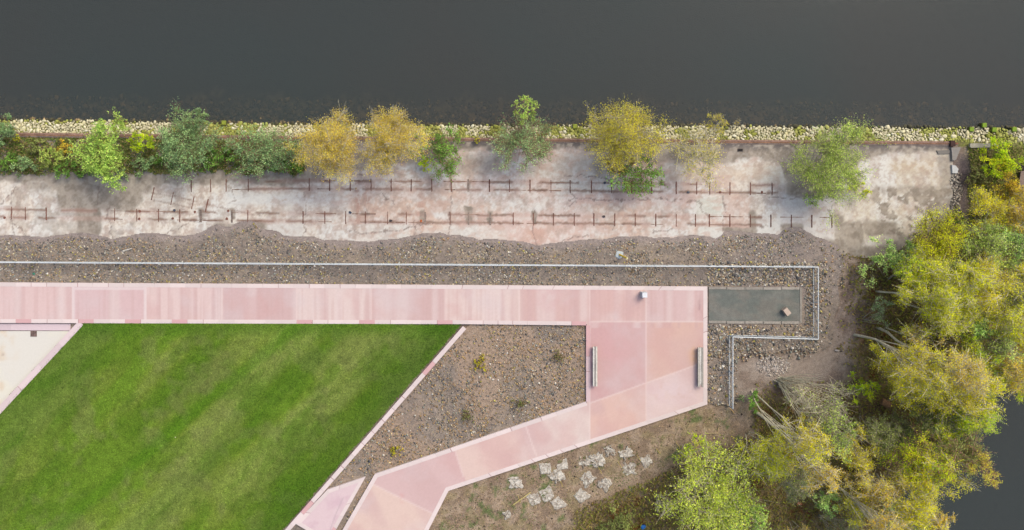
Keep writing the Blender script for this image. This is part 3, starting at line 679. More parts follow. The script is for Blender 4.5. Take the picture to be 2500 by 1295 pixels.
# rusty quay beam
t_ = thing('quay_beam', 'long rusty steel beam edging the old quay above the rocks', 'beam', (0, 0, 0))
for nm, d0, d1, z1, cl in (('top_flange', -1.5, 3.0, 0.16, (154, 122, 106)), ('rust_lip', 3.2, 5.6, 0.10, (176, 132, 102)), ('back_flange', 5.8, 9.4, 0.07, (132, 116, 108))):
    g = Geo(); xs = list(range(-60, 2326, 20))
    for a_, b_ in zip(xs[:-1], xs[1:]):
        q = [Wp(a_, quay_y(a_)+d0, z1)[:2], Wp(b_, quay_y(b_)+d0, z1)[:2], Wp(b_, quay_y(b_)+d1, z1)[:2], Wp(a_, quay_y(a_)+d1, z1)[:2]]
        g.prism(q, -0.3, z1, col(*cl)*rnd.uniform(.92, 1.08))
    g.build(nm, M['rust'], t_)
t_ = thing('beam_bracket', 'small rusty bracket at the right end of the quay beam', 'bracket', Wp(2322, 351))
g = Geo(); g.box(-.2, .2, -.25, .25, 0, 0.3, col(70, 46, 40)); g.box(.22, .5, -.06, .06, 0, .2, col(150, 96, 70)); g.build('bracket_plate', M['rust'], t_)
# grey timber beam, black frame, brown hut roof at the right edge
t_ = thing('timber_beam', 'weathered grey timber beam lying at the head of the rocks', 'beam', Wp(2400, 356))
g = Geo(); g.prism([(-1.25, .18), (1.28, .18), (1.2, -.02), (.6, -.18), (-1.2, -.2), (-1.3, -.1)], 0.02, 0.32, col(172, 166, 148)); g.build('beam_top', M['wood'], t_)
g = Geo(); g.box(-.9, 1.2, -.42, -.22, 0, .14, col(120, 112, 102)); g.build('lower_board', M['wood'], t_)
t_ = thing('steel_frame', 'bent black steel frame lying in the weeds below the timber beam', 'frame', Wp(2414, 388))
g = Geo(); g.tube([Wp(2408, 366, .15), Wp(2410, 388, .2), Wp(2419, 408, .15)], 0.11, 5, col(40, 34, 36)); 
g.v = [(v[0]-t_.location[0], v[1]-t_.location[1], v[2]) for v in g.v]; g.build('long_bar', M['rust'], t_)
g = Geo(); g.tube([Wp(2411, 409, .15), Wp(2422, 412, .2), Wp(2432, 407, .15)], 0.12, 5, col(44, 36, 36))
g.v = [(v[0]-t_.location[0], v[1]-t_.location[1], v[2]) for v in g.v]; g.build('cross_bar', M['rust'], t_)
t_ = thing('hut', 'low brown plank-roofed hut cut by the right edge, in the scrub', 'hut', Wp(2500, 436))
g = Geo(); g.prism([(-.55, .55), (1.6, .55), (1.6, -.65), (-.75, -.65)], 0, .7, col(96, 82, 72)); g.build('wall', M['wood'], t_)
g = Geo()
for i in range(5):
    g.prism([(-.75+i*.48, .62), (-.75+i*.48+.46, .62), (-.95+i*.48+.44, -.75), (-.95+i*.48-.02, -.75)], .703, .76+.01*(i % 2), col(134, 116, 104)*rnd.uniform(.85, 1.1))
g.build('roof', M['wood'], t_)
g = Geo(); g.box(-.6, 1.6, .68, 1.1, 0, .3, col(44, 38, 34)); g.build('step', M['wood'], t_)
# broken end wall of the slab
def irregular(g, pts, z0, z1, c): g.prism([Wp(*p, z1)[:2] for p in pts], z0, z1, c, 0.93)
t_ = thing('concrete_end_wall', 'broken concrete kerb at the right end of the old slab', 'wall', Wp(2330, 400))
for nm, pts, zt, cl in (('head_block', [(2322, 360), (2347, 359), (2341, 375), (2334, 392), (2325, 394)], .3, (150, 144, 136)), ('white_lump', [(2324, 402), (2333, 404), (2341, 413), (2338, 424), (2325, 424)], .22, (206, 206, 202)),
                        ('side_block', [(2286, 368), (2322, 366), (2322, 376), (2290, 377)], .14, (132, 126, 118))):
    g = Geo(); irregular(g, pts, -.1, zt, col(*cl)); g.v = [(v[0]-t_.location[0], v[1]-t_.location[1], v[2]) for v in g.v]; g.build(nm, M['slab'], t_)

# ------------------------------------------------------------------ tracks let into the slab
ZS = 0.05
def track(label, cf, xs, slant=0.0, wide=(), rails=None, off=(-9.5, 10.5)):
    t_ = thing('railway_track', label, 'track', Wp(xs[0], float(cf(xs[0])), 0.045))
    o0 = t_.location
    for x_ in xs:
        yc = float(cf(x_)); hw = rnd.uniform(.8, 1.3)*(2.4 if x_ in wide else 1); n_ = 8
        ys = np.linspace(-15.5, 15.5, n_); L_, R_ = [], []
        for k_, yy in enumerate(ys):
            jj = rnd.uniform(-.5, .5); xx = x_-yy*slant
            L_.append(Wp(xx-hw+jj, yc+yy, ZS)[:2]); R_.append(Wp(xx+hw+rnd.uniform(-.4, .4), yc+yy, ZS)[:2])
        g = Geo(); cl = col(124, 80, 66) if x_ not in wide else col(150, 132, 120)
        if rnd.random() < .25: cl = cl*0.75
        g.prism([(p[0]-o0.x, p[1]-o0.y) for p in L_+R_[::-1]], -0.03, 0.022, cl); g.build('sleeper', M['rust'], t_)
    for of in off:
        for (a_, b_) in rails:
            x_ = a_
            while x_ < b_:
                ln = rnd.uniform(14, 60); e_ = min(x_+ln, b_)
                if rnd.random() < 0.34:
                    k_ = max(2, int((e_-x_)/5)); xx = np.linspace(x_, e_, k_); up, dn = [], []
                    for q in xx:
                        c0 = float(cf(q))+of+slant*0; hw = rnd.uniform(.3, 1.1) if rnd.random() < .8 else 1.6
                        up.append(Wp(q, c0-hw, ZS)[:2]); dn.append(Wp(q, c0+hw, ZS)[:2])
                    g = Geo(); m2 = k_; tc2 = col(152, 122, 106)*rnd.uniform(.75, 1.15)
                    Vs = [(p[0]-o0.x, p[1]-o0.y, 0.012) for p in up+dn]+[(p[0]-o0.x, p[1]-o0.y, -.03) for p in up+dn]
                    Fs = [(i, m2+i, m2+i+1, i+1) for i in range(m2-1)]+[(i, i+1, 2*m2+i+1, 2*m2+i) for i in range(m2-1)]+[(m2+i+1, m2+i, 3*m2+i, 3*m2+i+1) for i in range(m2-1)]
                    g.add(Vs, Fs, tc2); g.build('rail', M['rust'], t_)
                x_ = e_+rnd.uniform(1, 8)
    return t_
track('northern rusty narrow-gauge track sunk in the old concrete slab', north_c, [467, 514, 552, 606, 755, 805, 855, 906, 955, 1004, 1054, 1102, 1143, 1195, 1244, 1294, 1345, 1392, 1444, 1493, 1542, 1591, 1651, 1701, 1733, 1782, 1832, 1885],
      wide=(1143,), rails=[(450, 620), (745, 1870)])
track('southern rusty narrow-gauge track nearer the gravel bank', south_c, [28, 62, 113, 280, 334, 387, 439, 490, 566, 605, 740, 793, 844, 892, 946, 992, 1038, 1099, 1144, 1197, 1253, 1302, 1351, 1402, 1450, 1501, 1551, 1601, 1651, 1698, 1732, 1782, 1832, 1882, 1932, 1982, 2031],
      wide=(1038, 1144, 1197, 566, 490), rails=[(0, 190), (270, 700), (740, 1860), (1875, 2035)])
track('short curved siding branching from the southern track at left', curve([(360, 470), (430, 488), (505, 502), (640, 526)]), [373, 420, 471, 505], slant=0.22, rails=[], off=(-8, 9))
# rusty plates / debris on the slab
for i, (px, py, lb) in enumerate([(341, 516, 'small rusty plate beside the second sleeper of the left southern track'), (340, 535, 'small rusty plate on the lower rail of the left southern track'), (422, 534, 'round rusty plate under the dark blue lump'),
                                  (557, 515, 'orange rusty plate where the siding meets the track'), (554, 535, 'rusty plate on the lower rail by the silt patch'), (869, 461, 'square tan plate on the northern track'),
                                  (1028, 540, 'bright orange rust lump on the southern track'), (1758, 470, 'dark red rusty plate on the northern track right part'), (1860, 470, 'dark red rusty plate at the right end of the northern track'),
                                  (11, 532, 'dark red rusty lump at the left edge'), (476, 518, 'small red rusty plate at the foot of the siding')]):
    t_ = Geo(); n_ = 7; t_.prism([(math.cos(k_*6.28/n_)*.13*rnd.uniform(.7, 1.1), math.sin(k_*6.28/n_)*.14*rnd.uniform(.7, 1.1)) for k_ in range(n_)], 0, .05, col(196, 110, 62) if i == 6 else (col(198, 170, 138) if i == 5 else col(136, 88, 74)), .85)
    o = t_.build('rusty_plate', M['rust']); o.location = Wp(px, py, 0.05); tag(o, lb, 'plate', 'rusty plates on the slab')
for px, py, lb, cl in ((425, 514, 'dark blue lump on the southern track between two sleepers', (84, 88, 104)), (855, 519, 'dark blue lump left of the rust streak', (70, 78, 96)), (1476, 447, 'dark grey lump on the northern track beside the big birch', (92, 96, 108)),
                       (1681, 470, 'grey lump on the northern track between two sleepers', (104, 106, 112)), (954, 539, 'dark lump on the lower rail of the southern track', (84, 76, 76)), (1474, 529, 'dark lump on the southern track below the big birch', (92, 84, 84))):
    V_, F_ = shapes[rnd.randrange(7)]; o = mesh_np('lump', V_*(.15, .15, .1), F_, M['stone'], np.tile(col(*cl), (len(V_), 1))); o.location = Wp(px, py, 0.1); tag(o, lb, 'lump', 'dark lumps on the tracks')
t_ = thing('drain_cover', 'small dark rectangular drain in the silt at the top of the slab', 'drain', Wp(1807, 367, .045))
g = Geo(); g.box(-.24, .24, -.12, .12, 0, .03, col(84, 74, 70)); g.build('frame', M['rust'], t_)
g = Geo(); g.box(-.18, .18, -.08, .08, .031, .036, col(30, 26, 26)); g.build('opening', M['rust'], t_)

# ------------------------------------------------------------------ railing
t_ = thing('railing', 'white galvanised handrail fence stepping round the grit pitch and along the gravel', 'railing', Wp(1779, 818))
o0 = t_.location.copy()
RB = [(-60, 638.5), (1984.5, 650), (1984.5, 823.5), (1779, 818), (1779, 991)]      # line of the base
HB = 1.1
rail_pts = [Vector(Wp(*p, 0.0)) for p in RB]
stc = col(222, 228, 230); stg = col(176, 188, 194)
bal = 0; bigg = Geo()
for i in (3, 2, 1, 0):
    a_, b_ = rail_pts[i], rail_pts[i+1]; d_ = (b_-a_).normalized(); Ln = (b_-a_).length
    a0, b0 = a_-o0, b_-o0
    g = Geo(); g.tube([a0+Vector((0, 0, HB)), b0+Vector((0, 0, HB))], 0.042, 8, stc); g.build('top_rail', M['steel'], t_)
    g = Geo(); g.tube([a0+Vector((0, 0, .14)), b0+Vector((0, 0, .14))], 0.03, 6, stc); g.build('bottom_rail', M['steel'], t_)
    if i == 0: xs = [a0+d_*k_ for k_ in np.arange(0, Ln, 0.11)]
    else: xs = [a0+d_*k_ for k_ in np.arange(0.05, Ln, 0.11)]
    for q, p in enumerate(xs):
        gg = Geo() if bal < 82 else bigg
        gg.tube([p+Vector((0, 0, .15)), p+Vector((0, 0, HB-.03))], 0.012, 4, stc)
        if bal < 82: gg.build('baluster', M['steel'], t_); bal += 1
    npost = max(2, int(Ln/2.2)) if i else 40
    for k_ in range(npost+(1 if i in (0, 3) else 0)):
        p = a0+d_*(Ln*k_/npost)
        if i == 0 and k_ == npost: continue
        g = Geo(); g.box(p.x-.03, p.x+.03, p.y-.03, p.y+.03, -.1, HB-.04, stg); g.build('post', M['steel'], t_)
o = bigg.build('balusters', M['steel'], t_); o['kind'] = 'stuff'

# ------------------------------------------------------------------ benches, blocks, edging
def bench(px0, px1, py0, py1, label, worn):
    z_ = 0.72; a_ = Vector(Wp((px0+px1)/2, (py0+py1)/2, z_)); L_ = (py1-py0)*S*.99; w_ = (px1-px0)*S
    t_ = thing('bench', label, 'bench', (a_.x, a_.y, 0.25), 0, 'long benches facing each other')
    n_ = 3
    for k_ in range(n_):
        x0 = -w_/2+k_*w_/n_+.008; x1 = -w_/2+(k_+1)*w_/n_-.008; g = Geo()
        cl = [col(226, 220, 208), col(170, 164, 158), col(224, 218, 202)][k_]
        if worn: cl = [col(196, 190, 178), col(214, 208, 198), col(166, 160, 150)][k_]
        cut = 0.22 if (k_ == 1 and worn) else 0.0
        g.prism([(x0, -L_/2+cut), (x1, -L_/2+cut*.8), (x1, L_/2), (x0, L_/2)], .36, .47+(0.012 if k_ != 1 else -.02), cl); g.build('seat_beam', M['wood'], t_)
    for s_ in (-1, 0, 1):
        g = Geo(); g.box(-w_/2+.05, w_/2-.05, s_*L_*.38-.22, s_*L_*.38+.22, .006, .358, col(150, 140, 132)); g.build('leg', M['slab'], t_)
    g = Geo(); g.box(-w_/2+.03, -w_/2+.05, -L_/2+.02, L_/2-.02, .15, .357, col(140, 128, 124)); g.build('side_board', M['wood'], t_)
bench(1447.5, 1458.5, 847, 944, 'long pale timber bench beside the gravel bed, nearer the lawn', False)
bench(1704, 1717.5, 849, 946, 'long weathered grey bench with split end at the right edge of the paving', True)
def block(name, px, py, w_, d_, h_, z0, rot, label, ct):
    a_ = Vector(Wp(px, py, z0+h_)); t_ = thing(name, label, 'block', (a_.x, a_.y, z0), rot)
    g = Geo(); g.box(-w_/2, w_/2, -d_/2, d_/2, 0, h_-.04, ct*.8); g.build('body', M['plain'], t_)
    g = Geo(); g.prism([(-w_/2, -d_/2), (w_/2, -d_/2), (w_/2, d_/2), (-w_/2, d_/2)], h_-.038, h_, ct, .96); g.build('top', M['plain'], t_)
block('stone_plinth', 1574.5, 721, .43, .43, .85, 0.255, 0, 'small white cube plinth near the top edge of the pink paving', col(236, 238, 240))
block('stone_block', 1922.5, 762, .62, .42, .55, 0.17, math.radians(-52), 'beige tilted block standing on the dark grit pitch', col(206, 184, 166))
t_ = thing('timber_edging', 'grey timber boards edging the dark grit pitch', 'edging', Wp(1843, 747))
def eboard(a_, b_, w_=6):
    (x0, y0), (x1, y1) = a_, b_; L_ = math.hypot(x1-x0, y1-y0); k_ = max(1, round(L_/42)); ux, uy = (x1-x0)/L_, (y1-y0)/L_; vx, vy = -uy, ux
    for i in range(k_):
        f0, f1 = i/k_+.004, (i+1)/k_-.004; j = rnd.uniform(-.6, .6)
        q = [(x0+ux*L_*f0+vx*(-w_/2+j), y0+uy*L_*f0+vy*(-w_/2+j)), (x0+ux*L_*f1+vx*(-w_/2+j), y0+uy*L_*f1+vy*(-w_/2+j)), (x0+ux*L_*f1+vx*(w_/2+j), y0+uy*L_*f1+vy*(w_/2+j)), (x0+ux*L_*f0+vx*(w_/2+j), y0+uy*L_*f0+vy*(w_/2+j))]
        g = Geo(); g.prism([(Wp(*p, .16)[0]-t_.location[0], Wp(*p, .16)[1]-t_.location[1]) for p in q], -.02, .20+rnd.uniform(0, .02), col(170, 162, 150)*rnd.uniform(.82, 1.12)); g.build('board', M['wood'], t_)
eboard((1729, 704), (1952, 705)); eboard((1955.5, 703), (1955.5, 789), 5); eboard((1729, 787), (1952, 788))
# drain grate in the terrace
t_ = thing('drain_grate', 'square brown drain grate in the cream terrace', 'grate', Wp(82.2, 815, .035))
g = Geo(); g.box(-.27, .27, -.26, .26, 0, .012, col(78, 60, 54)); g.build('pan', M['rust'], t_)
for s_ in (-1, 1):
    g = Geo()
    for r_ in range(6): g.box(s_*.135-.115, s_*.135+.115, -.24+r_*.086, -.24+r_*.086+.05, .014, .03, col(140, 116, 108))
    for u_ in (-.1, 0, .1): g.box(s_*.135+u_-.01, s_*.135+u_+.01, -.25, .25, .031, .036, col(140, 116, 108))
    g.build('grille', M['rust'], t_)

# ------------------------------------------------------------------ mulch mats and stakes
def mulch_mat(px, py, r, label, rot, crump=0.5, tint=(222, 215, 200), shape=4):
    n_ = 27; u = np.linspace(-1, 1, n_); U, V_ = np.meshgrid(u, u)
    sd = int(px*7+py) % 97
    q = .88+0.06*np.abs(U*V_)+(fbm(U*1.6, V_*1.6, sd)-.5)*1.1*crump+0.02
    X_ = U*q*r*S+(fbm(U*2.5, V_*2.5, sd+1)-.5)*r*S*.9*crump; Y_ = V_*q*r*S+(fbm(U*2.5, V_*2.5, sd+2)-.5)*r*S*.9*crump
    ridg = np.abs(fbm(U*3.1, V_*3.1, sd+3, 3)-.5)*2
    wr = np.abs(fbm(U*1.2+V_*3.5+sd, V_*1.5-U*2.0, sd+5, 3)-.5)*2; Z_ = .02+(1-ridg)**2*0.03*crump+(1-wr)**3*.04*(.4+crump*.6)+fbm(U*5, V_*5, sd+4)*.02
    Z_ = np.where((np.abs(U) == 1) | (np.abs(V_) == 1), 0.01, Z_)
    ii = np.arange(n_*n_).reshape(n_, n_); F_ = np.stack([ii[:-1, :-1], ii[:-1, 1:], ii[1:, 1:], ii[1:, :-1]], -1).reshape(-1, 4)
    cl = mixc(np.zeros((n_*n_, 3))+col(*tint), col(150, 134, 116), (sstep(.22, .05, wr)*.35+sstep(.30, .12, ridg)*0.4+sstep(.52, .68, fbm(U*2.4, V_*2.4, sd+6))*.55*crump).ravel())
    a_ = Wp(px, py, 0)
    o = mesh_np('mulch_mat', np.stack([X_, Y_, Z_], -1).reshape(-1, 3), F_, M['cloth'], cl)
    o.location = (a_[0], a_[1], gz(a_[0], a_[1])); o.rotation_euler = (0, 0, rot)
    tag(o, label, 'mulch mat', 'pale mulch mats pegged on the bank')
for a_ in ((1258, 1178, 16, 'lone round pale mat closest to the path corner, leftmost of the upper mats', .2, .6), (1331, 1144, 15, 'smooth pale square mat touching the path side, left of a joined pair', .1, .25),
           (1372, 1134, 15, 'smooth pale mat nearest the path, right one of a joined pair', .15, .2), (1359, 1163, 15, 'torn mat hanging between and below the two smooth mats', .7, 1.1),
           (1430, 1129, 15, 'crumpled mat, left half of the ragged double heap', .5, 1.1), (1460, 1124, 16, 'crumpled mat, right half of the ragged double heap', .3, 1.0), (1488, 1100, 13, 'thin ragged mat half hidden in soil, highest of all', .4, 1.3),
           (1530, 1108, 16, 'ridged mat just left of the rightmost mat', .6, .8), (1538, 1146, 14, 'horseshoe-folded mat below the ridged one', .1, 1.0), (1579, 1127, 14, 'grey mat with a stake at its upper left, rightmost of all', .5, .6),
           (1433, 1171, 16, 'folded mat left of the yellow stake in the middle of the bank', .7, .9), (1478, 1183, 16, 'deeply wrinkled mat in the middle, right of the folded one', .9, .8), (1304, 1222, 16, 'curled mat at the left of the lower trio', .3, .6),
           (1336, 1208, 16, 'flat mat with spiky upper corners at the top of the lower trio', .5, .4), (1362, 1230, 15, 'mat with a dark hole in its middle, right of the lower trio', .6, .5), (1420, 1212, 16, 'diamond-shaped mat standing alone below the folded one', .8, .4),
           (1238, 1258, 9, 'tiny pale mat scrap lowest at the left of the bank', .3, .9)):
    mulch_mat(*a_[:4], a_[4], a_[5])
def stake(p0, p1, z_, label, r_=.022, cl=(214, 190, 112), name='stake', cat='stake', grp='thin yellow stakes on the bank'):
    a_ = Vector(Wp(*p0, 0)); a_.z = gz(a_.x, a_.y)-.05; b_ = Vector(Wp(*p1, z_)); g = Geo()
    g.tube([(0, 0, 0), (b_-a_)*.5+Vector((.01, 0, 0)), b_-a_], [r_, r_*.95, r_*.85], 6, col(*cl)); o = g.build(name, M['wood']); o.location = a_; tag(o, label, cat, grp)
for p0, p1, lb in (((1368, 1176), (1374, 1189), 'yellow stake below the torn mat'), ((1462, 1144), (1469, 1156), 'yellow stake below the ragged double heap'), ((1509, 1129), (1517, 1142), 'yellow stake left of the horseshoe-folded mat'),
                   ((1556, 1114), (1564, 1126), 'yellow stake at the corner of the rightmost mat'), ((1603, 1097), (1612, 1109), 'yellow stake right of the rightmost mat'), ((1651, 1082), (1660, 1093), 'yellow stake alone by green weeds, between mats and wood'),
                   ((1264, 1212), (1270, 1227), 'short yellow stake crossed by a plank'), ((1700, 1068), (1709, 1077), 'short yellow stake nearest the forked twig')):
    stake(p0, p1, 1.0, lb, .035)
stake((1250, 1237), (1295, 1203), .15, 'long pale yellow plank lying by the lower left mats', .055, (222, 200, 130), 'plank', 'plank', None)
stake((1718, 1060), (1754, 1058), .1, 'pale stripped stick lying below the railing end', .045, (196, 172, 130), 'stick', 'stick', None)
stake((1752, 1060), (1757, 1036), .1, 'short pale stick standing off the end of another stick', .04, (206, 180, 132), 'stick', 'stick', None)
stake((1780, 994), (1793, 1010), .1, 'orange-brown stick at the foot of the railing end', .04, (200, 164, 112), 'stick', 'stick', None)
stake((282, 618), (322, 607), .25, 'white driftwood branch lying on the gravel at left', .055, (220, 212, 200), 'driftwood', 'branch', None)
# marker post in its concrete patch
t_ = thing('marker_post', 'leaning yellow marker post in a pale concrete patch on the gravel', 'post', Wp(1512, 622, .1))
g = Geo(); n_ = 12; g.prism([(math.cos(k_*6.28/n_)*.42*rnd.uniform(.75, 1.05), math.sin(k_*6.28/n_)*.38*rnd.uniform(.75, 1.05)) for k_ in range(n_)], 0, .07, col(200, 208, 208), .8); g.build('footing', M['slab'], t_)
b_ = Vector(Wp(1531, 631, 1.15))-t_.location
g = Geo(); g.tube([(0, 0, .05), b_*.5, b_], .085, 8, col(228, 194, 78)); g.build('post', M['plain'], t_)
g = Geo(); g.tube([b_, b_*1.03], .09, 8, col(236, 224, 170)); g.build('cap', M['plain'], t_)
# small finds
def lumpy(name, px, py, s_, z_, cl, label, cat, mat='plain', sq=(1, 1, .7), sh=0):
    V_, F_ = shapes[sh]; o = mesh_np(name, V_*np.array(sq)*s_, F_, M[mat], np.tile(col(*cl), (len(V_), 1)), smooth=True); a_ = Wp(px, py, z_); o.location = (a_[0], a_[1], max(a_[2], gz(a_[0], a_[1])+s_*.4)); tag(o, label, cat)
lumpy('glass_float', 82, 669, .13, .15, (60, 150, 120), 'small turquoise green ball lying in the gravel at left', 'ball')
lumpy('plastic_bag', 1571, 1287, .26, .2, (20, 110, 190), 'bright blue plastic bag lying at the bottom edge', 'bag', sq=(1, 1.2, .6), sh=3)
lumpy('clay_pot', 1953, 1231, .24, .2, (190, 96, 58), 'orange-red broken pot among bare stems', 'pot', sq=(1.2, .8, .6), sh=2)
lumpy('manhole_cap', 900, 1127, .15, .08, (54, 58, 66), 'small black cap in the gravel bed near the path', 'cap', sh=4)
lumpy('white_stone', 171, 633, .16, .14, (214, 196, 184), 'large pinkish white stone against the railing at left', 'stone', 'stone', (1, .8, .6), 1)
lumpy('white_stone', 192, 635, .13, .14, (226, 226, 220), 'oval white stone against the railing, right of the pinkish one', 'stone', 'stone', (1.3, .7, .6), 5)
lumpy('white_stone', 2044, 856, .17, .1, (214, 204, 192), 'single white elongated stone on the mud near the trees', 'stone', 'stone', (1.3, .6, .6), 6)
lumpy('white_stone', 428, 1068, .07, .27, (236, 236, 180), 'tiny pale yellow pebble lying on the lawn', 'stone', 'stone', (.8, 1, .6), 6)
t_ = thing('drum', 'rusty brown drum lying between the yellow trees', 'drum', Wp(2158, 983, .1))
g = Geo(); g.tube([(-.38, .2, .3), (.3, -.16, .3)], .3, 14, col(150, 112, 78)); g.build('barrel', M['rust'], t_)
g = Geo(); g.tube([(.3, -.16, .3), (.34, -.18, .3)], .27, 14, col(178, 138, 100)); g.build('lid', M['rust'], t_)

# ------------------------------------------------------------------ trees and shrubs
PAL = {
 'gold': [(178, 156, 66), (160, 138, 58), (194, 172, 76), (140, 122, 56)],
 'goldy': [(182, 172, 58), (164, 154, 48), (198, 188, 70), (148, 142, 46)],
 'lime': [(172, 172, 28), (152, 156, 28), (190, 186, 44), (132, 140, 34)],
 'limeg': [(160, 176, 52), (138, 158, 46), (182, 192, 70), (120, 140, 44)],
 'amber': [(180, 156, 74), (162, 142, 64), (194, 172, 86), (146, 132, 60)],
 'fresh': [(150, 178, 96), (130, 160, 86), (166, 190, 106), (108, 138, 72)],
 'green': [(142, 166, 76), (124, 150, 66), (162, 182, 88), (102, 128, 58)],
 'cool': [(120, 144, 94), (102, 126, 84), (138, 160, 104), (84, 106, 70)],
 'dull': [(118, 128, 66), (104, 114, 60), (136, 144, 80), (92, 98, 56)],
 'willow': [(142, 158, 84), (124, 140, 72), (160, 172, 98), (108, 120, 64)],
 'gorse': [(236, 196, 30), (214, 176, 30), (246, 210, 50), (110, 130, 50)],
 'ivy': [(100, 138, 54), (86, 120, 48), (116, 152, 64), (70, 98, 42)],
}
TW = {'pale': (206, 196, 166), 'grey': (172, 162, 140), 'brown': (134, 108, 84), 'pink': (168, 130, 108)}
def tree(kind, base, crown, r, h, pal, label, cat='tree', stems=1, dens_=1.0, leaf=0.10, tw='grey', twig=0.25, hang=1.0, clumps=None, grp=None, vert=0.38, trunk_r=None, fan=0.0, low=False, sq=(1, 1)):
    """base, crown: photo pixels of the foot and of the crown's middle; r: crown radius in pixels; h: height in metres"""
    rr = np.random.default_rng(int(base[0]*13+base[1]*7+crown[0]*3+crown[1]) % 100003)
    b0 = Vector(Wp(*base, 0)); b0.z = gz(b0.x, b0.y)
    zc = h*(1-vert)
    c0 = Vector(Wp(*crown, zc))
    t_ = thing(kind, label, cat, b0, 0, grp)
    r = r*1.08; cR = r*S*(H-zc)/H; vz = h*vert; cc0 = c0-b0
    full = 1 if kind == 'birch_tree' else 0; K = clumps or max(18, int((52 if full else 40)*(cR/2.2)**2))
    d = rr.normal(size=(K, 3)); d /= np.linalg.norm(d, axis=1)[:, None]; d[:, 2] = np.where(rr.random(K) < .75, np.abs(d[:, 2]), d[:, 2])
    rad = rr.random(K)**0.42*(1+.13*rr.normal(size=K).clip(-1, 1.4)); cen = d*rad[:, None]*np.array([cR*.9*sq[0], cR*.9*sq[1], vz*.9])
    lump = 1+0.35*np.sin(np.arctan2(d[:, 1], d[:, 0])*3+rr.random()*6)*rr.random()
    cen[:, :2] *= lump[:, None]; cen += np.array(cc0)
    if low: cen[:, 2] = np.maximum(cen[:, 2], 0.15)
    # trunk and limbs
    g = Geo(); tr_ = trunk_r or (0.035+0.0062*h if h < 11 else .135); tc_ = col(*TW[tw], k=1.25)
    tops = []
    for s_ in range(stems):
        if stems == 1: tgt = Vector(cc0)+Vector((0, 0, vz*.5))
        else:
            a_ = rr.random()*6.28; q = rr.uniform(.3, 1)**.6*(fan if fan else .7)*cR
            tgt = Vector(cc0)+Vector((math.cos(a_)*q*sq[0], math.sin(a_)*q*sq[1], rr.uniform(-.2, .7)*vz))
        bow = Vector((rr.normal(0, .03), rr.normal(0, .03), 0))*h
        st = Vector((rr.normal(0, .05), rr.normal(0, .05), -.1))*(1 if stems == 1 else 2)
        if st.z < -.1: st.z = -.1
        pts = [st.lerp(tgt, k_/6)+bow*math.sin(k_/6*3.14)+Vector((rr.normal(0, .02), rr.normal(0, .02), 0))*h*.3 for k_ in range(7)]
        f_ = 1 if stems == 1 else .5
        g.tube(pts, [tr_*f_*(1-.8*k_/6) for k_ in range(7)], 6, tc_*rr.uniform(.85, 1.1)); tops.append(pts)
    nl = min(K, 26)
    for k_ in range(nl):
        pts = tops[int(rr.integers(0, stems))]; p0 = pts[int(rr.integers(2, 6))]; e_ = Vector(cen[k_]); mid = p0.lerp(e_, .55)+Vector((0, 0, -.04*h*rr.random()))
        rr_ = tr_*(.26 if stems == 1 else .2); g.tube([p0, mid, e_], [rr_, rr_*.6, rr_*.2], 4, tc_*rr.uniform(.7, 1.0), cap=False)
    TRUNK = g
    # leaves
    n_ = int(dens_*(4.0 if full else 3.7)*math.pi*cR*cR*sq[0]*sq[1]/(leaf*leaf*0.6)); ci = rr.integers(0, K, n_)
    J = 15 if full else 11                                             # sprays fanning out of every clump; leaves sit along them
    outk = cen-np.array(cc0)-np.array([0, 0, -vz*.9]); outk /= np.linalg.norm(outk, axis=1)[:, None]+1e-6
    sd_ = outk[:, None]*.55+rr.normal(size=(K, J, 3))*.7; sd_[..., 2] += (-.45 if full else .1); sd_ /= np.linalg.norm(sd_, axis=2)[..., None]
    sl_ = cR*rr.uniform(.16, .42, (K, J))*(1+.22*hang)*(1.12 if full else 1); ji = rr.integers(0, J, n_)
    tt = rr.random(n_)**.8
    P = cen[ci]+sd_[ci, ji]*(sl_[ci, ji]*(tt-.15))[:, None]
    jit = rr.uniform(-1, 1, (n_, 3))*(cR*((.06 if full else .04)+.06*(1-tt)))[:, None]; P = P+jit
    P[:, 2] = np.maximum(P[:, 2], 0.08)
    pal_ = np.array([col(*p, k=3.15) for p in PAL[pal]])
    lum_ = pal_.mean(1, keepdims=True); pal_ = np.clip(lum_+(pal_-lum_)*(1.2 if pal in ('lime', 'limeg', 'goldy') else 1.14 if pal in ('sand', 'sandy', 'amber', 'gold', 'bush', 'willow') else 1.0), .02, .88)
    cb = rr.uniform(.68, 1.22, K); cm = rr.integers(0, 3, K)
    pick = np.where(rr.random(n_) < .55, cm[ci], rr.integers(0, 4, n_))
    cl = pal_[pick]*cb[ci][:, None]*rr.uniform(.72, 1.22, (n_, 1))
    cl = cl*(1+(rr.random((n_, 3))-.5)*.12)
    istw = rr.random(n_) < twig*(.45 if full else .7)
    twc = col(*TW[tw], k=1.7)
    cl = np.where(istw[:, None], twc*rr.uniform(.55, 1.05, (n_, 1)), cl)
    # each leaf sprig: a quad; twigs are long thin ones pointing outwards and up
    nv = rr.normal(size=(n_, 3)); nv[:, 2] = np.abs(nv[:, 2])+1.0; nv /= np.linalg.norm(nv, axis=1)[:, None]
    out = P-np.array(cc0)-np.array([0, 0, -vz*.8]); out /= np.linalg.norm(out, axis=1)[:, None]+1e-6
    ax = rr.normal(size=(n_, 3)); ax = np.where(istw[:, None], sd_[ci, ji]+ax*.2, ax+sd_[ci, ji]*.5)
    ax /= np.linalg.norm(ax, axis=1)[:, None]; bx_ = np.cross(nv, ax); bx_ /= np.linalg.norm(bx_, axis=1)[:, None]+1e-6
    ln = np.where(istw, rr.uniform(.2, .5, n_), leaf*rr.uniform(.55, 1.1, n_)); wd_ = np.where(istw, .010, leaf*rr.uniform(.28, .5, n_))
    A = ax*ln[:, None]/2*1.0; B = bx_*wd_[:, None]
